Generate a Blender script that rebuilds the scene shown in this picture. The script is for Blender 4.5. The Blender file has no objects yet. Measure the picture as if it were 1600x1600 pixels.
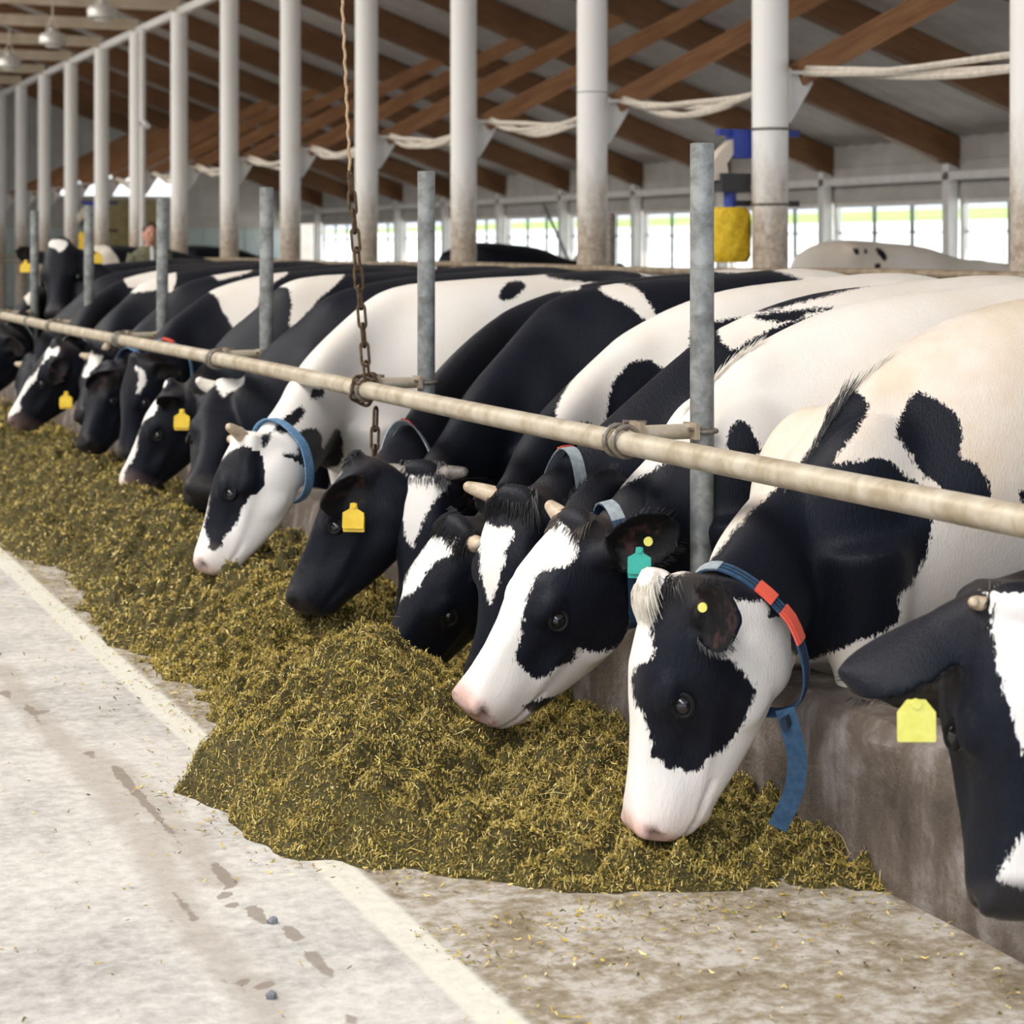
import bpy, bmesh, math, random
import numpy as np
from mathutils import Vector, Matrix

random.seed(7)
RNG = np.random.default_rng(11)
SC = bpy.context.scene
COL = SC.collection

# ------------------------------------------------------------------ camera
ALPHA = math.radians(22.4157)                 # camera heading, turned from the row (+Y) towards the cows (+X)
cam_d = bpy.data.cameras.new('camera'); cam = bpy.data.objects.new('camera', cam_d); COL.objects.link(cam)
cam.location = (0, 0, 1.5)
cam.rotation_euler = (math.pi / 2, 0, -ALPHA)
cam_d.sensor_width = 36; cam_d.lens = 72.0
cam_d.shift_y = -0.2575
cam_d.clip_end = 600
cam_d.dof.use_dof = True
cam_d.dof.focus_distance = 5.6
cam_d.dof.aperture_fstop = 5.0
SC.camera = cam

# ------------------------------------------------------------------ sky, lamps, exposure
world = bpy.data.worlds.new('sky'); SC.world = world; world.use_nodes = True
wn = world.node_tree.nodes; wl = world.node_tree.links
wn.clear()
w_out = wn.new('ShaderNodeOutputWorld'); w_bg = wn.new('ShaderNodeBackground')
w_tc = wn.new('ShaderNodeTexCoord'); w_sep = wn.new('ShaderNodeSeparateXYZ'); w_ramp = wn.new('ShaderNodeValToRGB')
w_ramp.color_ramp.elements[0].position = 0.0; w_ramp.color_ramp.elements[0].color = (0.86, 0.92, 1.0, 1)
w_ramp.color_ramp.elements[1].position = 0.6; w_ramp.color_ramp.elements[1].color = (0.50, 0.68, 1.0, 1)
wl.new(w_tc.outputs['Generated'], w_sep.inputs[0]); wl.new(w_sep.outputs['Z'], w_ramp.inputs[0])
wl.new(w_ramp.outputs[0], w_bg.inputs[0]); wl.new(w_bg.outputs[0], w_out.inputs[0])
w_bg.inputs[1].default_value = 1.7

def area(name, loc, rot, sx, sy, power, color, spread=180):
    d = bpy.data.lights.new(name, 'AREA'); d.shape = 'RECTANGLE'; d.size = sx; d.size_y = sy
    d.energy = power; d.color = color; d.spread = math.radians(spread)
    o = bpy.data.objects.new(name, d); COL.objects.link(o); o.location = loc; o.rotation_euler = rot
    return o

# the translucent ridge skylight over the feed alley, and the open side wall behind the photographer's shoulder
area('ridge_skylight_daylight', (-2.6, 16.0, 6.6), (0, math.radians(-35), 0), 2.0, 52, 2550, (1.0, 0.955, 0.88), 138)
area('open_side_daylight', (-13.6, 12.0, 2.4), (0, math.radians(-90), 0), 2.6, 60, 260, (0.80, 0.90, 1.0))
sun_d = bpy.data.lights.new('sun', 'SUN'); sun_d.energy = 11.0; sun_d.angle = math.radians(1.0); sun_d.color = (1.0, 0.95, 0.86)
sun = bpy.data.objects.new('sun', sun_d); COL.objects.link(sun)
sun.rotation_euler = (math.radians(12), math.radians(28), 0)

SC.view_settings.view_transform = 'Standard'
SC.view_settings.look = 'None'
SC.view_settings.exposure = 0.0
SC.view_settings.gamma = 1.0
SC.view_settings.use_curve_mapping = False
SC.render.film_transparent = False

# ------------------------------------------------------------------ materials
def mat(name, col, rough=0.6, metal=0.0, spec=0.5):
    m = bpy.data.materials.new(name); m.use_nodes = True
    b = m.node_tree.nodes['Principled BSDF']
    b.inputs['Base Color'].default_value = (*col, 1); b.inputs['Roughness'].default_value = rough
    b.inputs['Metallic'].default_value = metal; b.inputs['Specular IOR Level'].default_value = spec
    return m

class NT:
    """small node-tree writer"""
    def __init__(s, m):
        s.m = m; s.n = m.node_tree.nodes; s.l = m.node_tree.links; s.b = s.n['Principled BSDF']
    def node(s, t, **kw):
        o = s.n.new(t)
        for k, v in kw.items():
            if k.startswith('_'): setattr(o, k[1:], v)
        return o
    def link(s, a, b): s.l.new(a, b)
    def coord(s, kind='Object', scale=(1, 1, 1)):
        tc = s.n.new('ShaderNodeTexCoord'); mp = s.n.new('ShaderNodeMapping'); mp.inputs['Scale'].default_value = scale
        s.l.new(tc.outputs[kind], mp.inputs['Vector']); return mp.outputs['Vector']
    def noise(s, vec, scale, detail=4, rough=0.55, dist=0.0):
        o = s.n.new('ShaderNodeTexNoise'); o.inputs['Scale'].default_value = scale; o.inputs['Detail'].default_value = detail
        o.inputs['Roughness'].default_value = rough; o.inputs['Distortion'].default_value = dist
        s.l.new(vec, o.inputs['Vector']); return o.outputs['Fac']
    def ramp(s, fac, stops, interp='LINEAR'):
        o = s.n.new('ShaderNodeValToRGB'); cr = o.color_ramp; cr.interpolation = interp
        while len(cr.elements) < len(stops): cr.elements.new(0.5)
        for e, (p, c) in zip(cr.elements, stops):
            e.position = p; e.color = (*c, 1) if len(c) == 3 else c
        s.l.new(fac, o.inputs[0]); return o.outputs[0]
    def mix(s, fac, a, b, mode='MIX'):
        o = s.n.new('ShaderNodeMix'); o.data_type = 'RGBA'; o.blend_type = mode
        for sock, v in ((o.inputs[0], fac), (o.inputs[6], a), (o.inputs[7], b)):
            if isinstance(v, (int, float)): sock.default_value = v
            elif isinstance(v, tuple): sock.default_value = (*v, 1) if len(v) == 3 else v
            else: s.l.new(v, sock)
        return o.outputs[2]
    def math(s, op, a, b=None, clamp=False):
        o = s.n.new('ShaderNodeMath'); o.operation = op; o.use_clamp = clamp
        for i, v in enumerate((a, b)):
            if v is None: continue
            if isinstance(v, (int, float)): o.inputs[i].default_value = v
            else: s.l.new(v, o.inputs[i])
        return o.outputs[0]
    def attr(s, name):
        o = s.n.new('ShaderNodeAttribute'); o.attribute_name = name; return o
    def bump(s, h, strength=0.3, dist=0.01):
        o = s.n.new('ShaderNodeBump'); o.inputs['Strength'].default_value = strength; o.inputs['Distance'].default_value = dist
        s.l.new(h, o.inputs['Height']); s.l.new(o.outputs[0], s.b.inputs['Normal'])
    def color(s, c): s.l.new(c, s.b.inputs['Base Color'])
    def rough(s, r): s.l.new(r, s.b.inputs['Roughness'])

def m_floor():
    m = mat('alley_concrete', (.5, .47, .43), .75); t = NT(m); v = t.coord()
    sep = t.node('ShaderNodeSeparateXYZ'); t.link(v, sep.inputs[0]); X = sep.outputs[0]; Y = sep.outputs[1]
    big = t.noise(v, 1.3, 6, .6); fine = t.noise(v, 26, 6, .7); mid = t.noise(v, 5, 5, .65, .6)
    pale = t.ramp(fine, [(.30, (.44, .41, .375)), (.5, (.58, .545, .50)), (.72, (.70, .665, .62))])
    grey = t.ramp(fine, [(.30, (.24, .225, .205)), (.5, (.38, .36, .335)), (.72, (.56, .53, .49))])
    wear = t.ramp(t.math('ADD', t.math('MULTIPLY', big, .6), t.math('MULTIPLY', mid, .4)), [(.44, (0, 0, 0)), (.62, (1, 1, 1))])
    c = t.mix(wear, pale, grey)
    # the side along the mangers is older, browner concrete; a pale strip of screed runs between the two
    right = t.ramp(X, [(0.0, (0, 0, 0)), (1.0, (1, 1, 1))]); right.node.color_ramp.interpolation = 'CONSTANT'
    mr = t.node('ShaderNodeMapRange'); mr.inputs[1].default_value = 1.53; mr.inputs[2].default_value = 1.56; t.link(X, mr.inputs[0])
    old = t.ramp(t.math('ADD', t.math('MULTIPLY', mid, .5), t.math('MULTIPLY', fine, .5)), [(.38, (.17, .128, .072)), (.48, (.30, .25, .18)), (.58, (.50, .46, .41))])
    c = t.mix(mr.outputs[0], c, old)
    st = t.ramp(t.math('ABSOLUTE', t.math('SUBTRACT', X, 1.495)), [(.040, (1, 1, 1)), (.052, (0, 0, 0))])
    c = t.mix(t.math('MULTIPLY', st, .85), c, t.ramp(fine, [(.3, (.62, .59, .49)), (.7, (.74, .71, .61))]))
    # dried drips left by the feed wagon: two broken dark lines along the alley
    dr = t.attr('drip').outputs['Fac']; stk = t.attr('streak').outputs['Fac']
    rag = t.noise(v, 16, 5, .7)
    f1 = t.ramp(t.math('ADD', dr, t.math('MULTIPLY', t.math('SUBTRACT', rag, .5), .9)), [(.40, (0, 0, 0)), (.52, (1, 1, 1))])
    f2 = t.ramp(t.math('ADD', stk, t.math('MULTIPLY', t.math('SUBTRACT', mid, .5), 1.2)), [(.35, (0, 0, 0)), (.85, (1, 1, 1))])
    c = t.mix(t.math('MULTIPLY', f2, .55), c, (.33, .285, .235)); c = t.mix(t.math('MULTIPLY', f1, .72), c, (.20, .155, .12))
    # small chips and crumbs pressed in the surface
    vo = t.node('ShaderNodeTexVoronoi'); vo.inputs['Scale'].default_value = 30; t.link(v, vo.inputs['Vector'])
    spk = t.ramp(vo.outputs['Distance'], [(.05, (1, 1, 1)), (.09, (0, 0, 0))])
    spk2 = t.math('MULTIPLY', spk, t.ramp(t.noise(v, 9, 2), [(.5, (0, 0, 0)), (.62, (1, 1, 1))]))
    c = t.mix(t.math('MULTIPLY', spk2, .6), c, (.24, .17, .07))
    t.color(c); t.bump(t.math('ADD', fine, t.math('MULTIPLY', mid, .8)), .35, .012)
    return m

def m_concrete(name, a, b, c3, sc=6, bump=.4):
    m = mat(name, a, .85); t = NT(m); v = t.coord()
    n = t.noise(v, sc, 7, .65, .4); f = t.noise(v, sc * 9, 4, .7)
    vs = t.coord('Object', (1, 1, .22)); s = t.noise(vs, 9, 4, .6)
    c = t.ramp(t.math('ADD', t.math('MULTIPLY', n, .6), t.math('MULTIPLY', s, .4)), [(.36, a), (.50, b), (.64, c3)])
    c = t.mix(t.math('MULTIPLY', f, .35), c, a)
    t.color(c); t.bump(t.math('ADD', n, f), bump, .01); return m

def m_wood(name='glulam_timber', k=1.05):
    m = mat(name, (.25, .12, .05), .55); t = NT(m)
    v = t.coord('Object', (1, 1, 1)); g = t.noise(t.coord('Object', (.6, 8, 8)), 4, 5, .6); b = t.noise(v, 1.2, 3)
    c = t.ramp(t.math('ADD', t.math('MULTIPLY', g, .6), t.math('MULTIPLY', b, .4)), [(.3, (.16 * k, .066 * k, .025 * k)), (.5, (.27 * k, .122 * k, .046 * k)), (.7, (.38 * k, .19 * k, .078 * k))])
    t.color(c); t.bump(g, .1, .01); return m

def m_noise(name, a, b, rough=.6, metal=0., scale=12, bump=0., lo=.38, hi=.64, stretch=(1, 1, 1)):
    m = mat(name, a, rough, metal); t = NT(m); v = t.coord('Object', stretch)
    n = t.noise(v, scale, 5, .62, .3); t.color(t.ramp(n, [(lo, a), (hi, b)]))
    if bump: t.bump(n, bump, .004)
    return m

def m_column():
    m = mat('whitewashed_pipe', (.8, .79, .76), .55); t = NT(m); v = t.coord()
    sep = t.node('ShaderNodeSeparateXYZ'); t.link(v, sep.inputs[0])
    n = t.noise(t.coord('Object', (1, 1, .35)), 9, 5, .65); z = t.math('ADD', sep.outputs[2], t.math('MULTIPLY', t.math('SUBTRACT', n, .5), 1.1))
    d = t.ramp(z, [(0, (1, 1, 1)), (.42, (1, 1, 1)), (.50, (0, 0, 0))]); d.node.inputs[0].default_value = 0
    mr = t.node('ShaderNodeMapRange'); mr.inputs[1].default_value = 1.55; mr.inputs[2].default_value = 2.25; t.link(z, mr.inputs[0])
    fac = t.math('SUBTRACT', 1.0, mr.outputs[0], True)
    dirt = t.ramp(t.noise(v, 22, 5, .7), [(.38, (.24, .155, .085)), (.62, (.56, .45, .33))])
    t.color(t.mix(t.math('MULTIPLY', fac, .85), (.90, .875, .835), dirt)); return m

def m_coat():
    m = mat('holstein_coat', (.8, .76, .7), .55, 0, .16); t = NT(m)
    v = t.coord('Object'); A = t.attr('coat').outputs['Fac']
    hair = t.noise(t.coord('Object', (1, 1, .30)), 150, 3, .6, .6); edge = t.noise(v, 34, 3, .6)
    f = t.math('ADD', A, t.math('ADD', t.math('MULTIPLY', t.math('SUBTRACT', hair, .5), .040), t.math('MULTIPLY', t.math('SUBTRACT', edge, .5), .020)))
    mr = t.node('ShaderNodeMapRange'); mr.inputs[1].default_value = -.003; mr.inputs[2].default_value = .003; t.link(f, mr.inputs[0])
    blk = mr.outputs[0]
    tint = t.noise(v, 2.2, 4, .6); st = t.attr('stain').outputs['Fac']
    white = t.ramp(t.math('ADD', t.math('MULTIPLY', tint, .5), t.math('MULTIPLY', hair, .25)), [(.25, (.83, .80, .765)), (.55, (.80, .75, .69))])
    white = t.mix(t.math('MULTIPLY', st, t.ramp(tint, [(.3, (.25, .25, .25)), (.65, (1, 1, 1))])), white, (.58, .43, .27))
    black = t.ramp(t.math('ADD', t.math('MULTIPLY', tint, .6), t.math('MULTIPLY', hair, .4)), [(.35, (.0030, .0040, .0080)), (.65, (.0075, .0088, .0150))])
    black = t.mix(t.math('MULTIPLY', t.attr('brown').outputs['Fac'], .8), black, (.060, .047, .040))
    c = t.mix(blk, white, black)
    ei = t.attr('earin').outputs['Fac']
    c = t.mix(t.math('MULTIPLY', ei, .9), c, t.ramp(t.noise(v, 26, 3), [(.55, (.006, .0055, .0055)), (.74, (.060, .027, .024))]))
    spot = t.ramp(t.noise(v, 34, 3, .6), [(.60, (0, 0, 0)), (.68, (1, 1, 1))])
    pinkc = t.mix(t.math('MULTIPLY', spot, .5), (.74, .50, .44), (.22, .13, .12))
    c = t.mix(t.attr('pink').outputs['Fac'], c, pinkc)
    c = t.mix(t.attr('nose').outputs['Fac'], c, (.022, .020, .021))
    t.color(c)
    r = t.math('ADD', t.math('MULTIPLY', hair, .22), .34)
    t.rough(t.math('SUBTRACT', r, t.math('MULTIPLY', t.attr('nose').outputs['Fac'], .12)))
    fine = t.noise(t.coord('Object', (1, 1, .25)), 260, 2, .6)
    t.bump(t.math('ADD', t.math('MULTIPLY', hair, .7), t.math('MULTIPLY', fine, .6)), .42, .006)
    t.b.inputs['Sheen Weight'].default_value = .03; t.b.inputs['Sheen Roughness'].default_value = .45
    return m

def m_vcol(name, rough=.8):
    m = mat(name, (.3, .25, .1), rough, 0, .3); t = NT(m); t.color(t.attr('tint').outputs['Color']); return m

M = dict(
    floor=m_floor(),
    curb=m_concrete('curb_concrete', (.055, .043, .036), (.150, .115, .090), (.36, .32, .30), 4.5, .9),
    yard=m_concrete('yard_concrete', (.62, .60, .55), (.72, .70, .66), (.78, .77, .74), 1.5, .1),
    barnfloor=m_concrete('cow_alley_concrete', (.10, .085, .065), (.16, .135, .105), (.24, .21, .17), 3, .3),
    wood=m_wood(), rafterwood=m_wood('dark_glulam_timber', .62), column=m_column(),
    galv=m_noise('galvanised_steel', (.15, .155, .15), (.33, .34, .33), .55, .35, 14, .08),
    rustgalv=m_noise('weathered_galvanised_pipe', (.36, .29, .19), (.56, .50, .40), .5, .25, 11, .12, .34, .62),
    railbrown=m_noise('worn_brown_pipe', (.25, .18, .11), (.40, .33, .24), .55, .2, 9, .05),
    rust=m_noise('rusty_chain_steel', (.055, .032, .018), (.16, .10, .055), .6, .6, 60, .2),
    rope=m_noise('twisted_rope', (.34, .21, .12), (.50, .36, .23), .9, 0, 120, .5),
    bolt=m_noise('bolt_steel', (.16, .13, .10), (.32, .29, .25), .5, .6, 40, .1),
    roof=m_noise('fibre_cement_sheet', (.43, .40, .375), (.52, .49, .46), .75, 0, 3, .0),
    white=m_noise('white_painted_steel', (.70, .685, .65), (.78, .765, .73), .5, 0, 6),
    wall=m_noise('cream_wall_panel', (.42, .40, .36), (.52, .50, .46), .7, 0, 2),
    wallblue=m_noise('pale_green_wall_panel', (.45, .53, .51), (.53, .60, .57), .7, 0, 2),
    door=m_noise('ochre_door_boards', (.40, .31, .13), (.50, .40, .19), .7, 0, 8),
    glass=mat('window_glass', (.9, .95, .95), .05),
    tie=m_noise('pale_tie_timber', (.50, .40, .28), (.64, .54, .41), .6, 0, 3),
    cable=m_noise('cable_bundle', (.62, .54, .44), (.76, .70, .61), .7, 0, 20),
    lamp=m_noise('lamp_housing', (.60, .57, .52), (.70, .67, .62), .35, .3, 8),
    lampglass=mat('lamp_glass', (.82, .80, .76), .2),
    coat=m_coat(),
    eye=mat('eye_cornea', (.008, .006, .006), .06, 0, .6),
    lid=mat('eyelid_skin', (.006, .006, .007), .6, 0, .2),
    lidp=mat('eyelid_pink', (.25, .14, .12), .4),
    horn=m_noise('horn', (.42, .31, .20), (.60, .50, .37), .45, 0, 30),
    hornd=m_noise('dark_horn', (.14, .12, .11), (.32, .28, .24), .45, 0, 30),
    hairb=mat('black_hair', (.014, .013, .014), .5), hairw=m_noise('white_hair', (.66, .60, .50), (.80, .76, .68), .6, 0, 40),
    hairm=m_noise('brown_grey_hair', (.05, .042, .036), (.17, .14, .115), .6, 0, 60),
    tagy=m_noise('yellow_plastic', (.80, .52, .02), (.86, .62, .05), .45, 0, 30), tagl=m_noise('lemon_plastic', (.66, .62, .10), (.74, .70, .16), .45, 0, 30),
    tagg=m_noise('green_plastic', (.02, .36, .28), (.03, .44, .35), .45, 0, 30),
    tagprint=mat('tag_print', (.30, .22, .04), .6),
    strapb=m_noise('blue_webbing', (.016, .05, .105), (.03, .085, .16), .8, 0, 60, .2), strapline=mat('webbing_stripe', (.006, .016, .035), .8),
    strapl=m_noise('light_blue_webbing', (.10, .22, .38), (.17, .32, .50), .8, 0, 60, .2),
    strapg=m_noise('grey_webbing', (.24, .28, .31), (.36, .40, .42), .8, 0, 60, .2),
    coral=mat('coral_plastic', (.86, .125, .075), .45),
    hoof=mat('hoof', (.06, .05, .04), .6),
    feed=m_vcol('silage_strands'), feedbase=None,
    bluepaint=mat('blue_painted_steel', (.018, .045, .30), .45),
    bristle=m_noise('yellow_bristles', (.60, .37, .005), (.82, .56, .02), .7, 0, 30),
    dark=mat('dark_motor_housing', (.03, .028, .03), .5), cream=mat('cream_painted_arm', (.70, .60, .49), .5),
    skin=mat('skin', (.55, .27, .19), .55), jacket=m_noise('olive_jacket', (.10, .10, .055), (.17, .165, .10), .85, 0, 20),
    shirt=mat('white_shirt', (.75, .74, .72), .8), trousers=mat('dark_trousers', (.03, .035, .05), .85), phair=mat('brown_hair', (.05, .022, .012), .6),
    meadow=m_noise('meadow', (.20, .34, .06), (.34, .44, .12), .9, 0, .08), hill=m_noise('far_hills', (.22, .30, .36), (.28, .36, .40), .9, 0, .02),
    stone=m_noise('pebble', (.16, .165, .18), (.26, .27, .29), .8, 0, 40),
)
def m_feedbase():
    m = mat('silage', (.2, .15, .04), .9); t = NT(m); v = t.coord()
    n = t.noise(v, 60, 5, .75); b = t.noise(v, 7, 3)
    c = t.ramp(n, [(.3, (.022, .018, .006)), (.5, (.10, .078, .020)), (.7, (.27, .20, .06))])
    t.color(t.mix(t.math('MULTIPLY', b, .5), c, (.09, .08, .02))); t.bump(n, .9, .03); return m
M['feedbase'] = m_feedbase()

# ------------------------------------------------------------------ mesh helpers
class MB:
    """collects closed shapes; build() links them as ONE mesh object"""
    def __init__(s): s.v = []; s.f = []
    def add(s, vs, fs):
        o = len(s.v); s.v.extend([tuple(map(float, p)) for p in vs]); s.f.extend([tuple(i + o for i in f) for f in fs]); return s
    def box(s, lo, hi):
        x0, y0, z0 = lo; x1, y1, z1 = hi
        return s.add([(x0, y0, z0), (x1, y0, z0), (x1, y1, z0), (x0, y1, z0), (x0, y0, z1), (x1, y0, z1), (x1, y1, z1), (x0, y1, z1)],
                     [(0, 3, 2, 1), (4, 5, 6, 7), (0, 1, 5, 4), (1, 2, 6, 5), (2, 3, 7, 6), (3, 0, 4, 7)])
    def obox(s, c, ax, ay, az):
        c, ax, ay, az = map(np.array, (c, ax, ay, az))
        vs = [c + sx * ax + sy * ay + sz * az for sz in (-1, 1) for sx, sy in ((-1, -1), (1, -1), (1, 1), (-1, 1))]
        return s.add(vs, [(0, 3, 2, 1), (4, 5, 6, 7), (0, 1, 5, 4), (1, 2, 6, 5), (2, 3, 7, 6), (3, 0, 4, 7)])
    def rings(s, rings, caps=True, closed=False):
        n = len(rings[0]); o = len(s.v)
        for r in rings: s.v.extend([tuple(map(float, p)) for p in r])
        R = len(rings)
        for i in range(R if closed else R - 1):
            a = o + i * n; b = o + ((i + 1) % R) * n
            for j in range(n):
                k = (j + 1) % n; s.f.append((a + j, a + k, b + k, b + j))
        if caps and not closed:
            s.f.append(tuple(o + j for j in range(n))[::-1]); s.f.append(tuple(o + (R - 1) * n + j for j in range(n)))
        return s
    def tube(s, pts, r, n=12, caps=True, closed=False):
        P = [np.array(p, float) for p in pts]; K = len(P)
        rr = r if isinstance(r, (list, tuple, np.ndarray)) else [r] * K
        ref = None; out = []
        for i in range(K):
            if closed: t = P[(i + 1) % K] - P[i - 1]
            else: t = P[min(i + 1, K - 1)] - P[max(i - 1, 0)]
            t = t / (np.linalg.norm(t) + 1e-12)
            if ref is None:
                ref = np.cross(t, (0, 0, 1.0))
                if np.linalg.norm(ref) < .1: ref = np.cross(t, (0, 1.0, 0))
            ref = ref - t * (ref @ t); ref = ref / (np.linalg.norm(ref) + 1e-12); b = np.cross(t, ref)
            out.append([P[i] + rr[i] * (math.cos(2 * math.pi * j / n) * ref + math.sin(2 * math.pi * j / n) * b) for j in range(n)])
        return s.rings(out, caps, closed)
    def sphere(s, c, r, nu=16, nv=10, ax=None):
        c = np.array(c, float); r = np.array(r if isinstance(r, (tuple, list, np.ndarray)) else (r, r, r), float)
        A = np.eye(3) if ax is None else np.array(ax)
        vs = []; fs = []
        for i in range(nv + 1):
            th = math.pi * i / nv
            for j in range(nu):
                ph = 2 * math.pi * j / nu
                vs.append(c + (np.array([math.sin(th) * math.cos(ph), math.sin(th) * math.sin(ph), math.cos(th)]) * r) @ A)
        for i in range(nv):
            for j in range(nu):
                k = (j + 1) % nu; fs.append((i * nu + j, (i + 1) * nu + j, (i + 1) * nu + k, i * nu + k))
        return s.add(vs, fs)
    def mesh(s, name, origin=(0, 0, 0), smooth=True, weld=True):
        me = bpy.data.meshes.new(name); o = np.array(origin)
        me.from_pydata([tuple(np.array(p) - o) for p in s.v], [], s.f)
        bm = bmesh.new(); bm.from_mesh(me)
        if weld: bmesh.ops.remove_doubles(bm, verts=bm.verts, dist=1e-6)
        bmesh.ops.recalc_face_normals(bm, faces=bm.faces); bm.to_mesh(me); bm.free()
        if smooth:
            me.polygons.foreach_set('use_smooth', [True] * len(me.polygons))
            me.set_sharp_from_angle(angle=math.radians(40))
        return me
    def build(s, name, m, parent=None, origin=(0, 0, 0), smooth=True):
        """vertices are given in world space; origin is the object's own (or, for a part, its parent's) place"""
        me = s.mesh(name, origin, smooth)
        me.materials.append(m)
        o = bpy.data.objects.new(name, me); COL.objects.link(o)
        if parent is not None: o.parent = parent
        else: o.location = origin
        return o

def tag(o, label, cat, group=None, kind=None):
    o['label'] = label; o['category'] = cat
    if group: o['group'] = group
    if kind: o['kind'] = kind
    return o
def empty(name, loc):
    o = bpy.data.objects.new(name, None); COL.objects.link(o); o.location = loc; o.empty_display_size = .1; return o
def struct(o): o['kind'] = 'structure'; return o
def copy_tree(o, parent=None):
    c = o.copy(); COL.objects.link(c); c.parent = parent
    for ch in list(o.children): copy_tree(ch, c)
    return c
def unit(v): v = np.array(v, float); return v / np.linalg.norm(v)
def crom(P, N, keys=None):
    """Catmull-Rom through P, N samples"""
    P = np.array(P, float); K = len(P)
    Q = np.vstack([2 * P[0] - P[1], P, 2 * P[-1] - P[-2]])
    u = np.linspace(0, K - 1 - 1e-9, N) if keys is None else np.clip(np.array(keys, float), 0, K - 1 - 1e-9)
    i = u.astype(int); t = (u - i)[:, None]
    p0, p1, p2, p3 = Q[i], Q[i + 1], Q[i + 2], Q[i + 3]
    return .5 * ((2 * p1) + (-p0 + p2) * t + (2 * p0 - 5 * p1 + 4 * p2 - p3) * t ** 2 + (-p0 + 3 * p1 - 3 * p2 + p3) * t ** 3)
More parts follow.
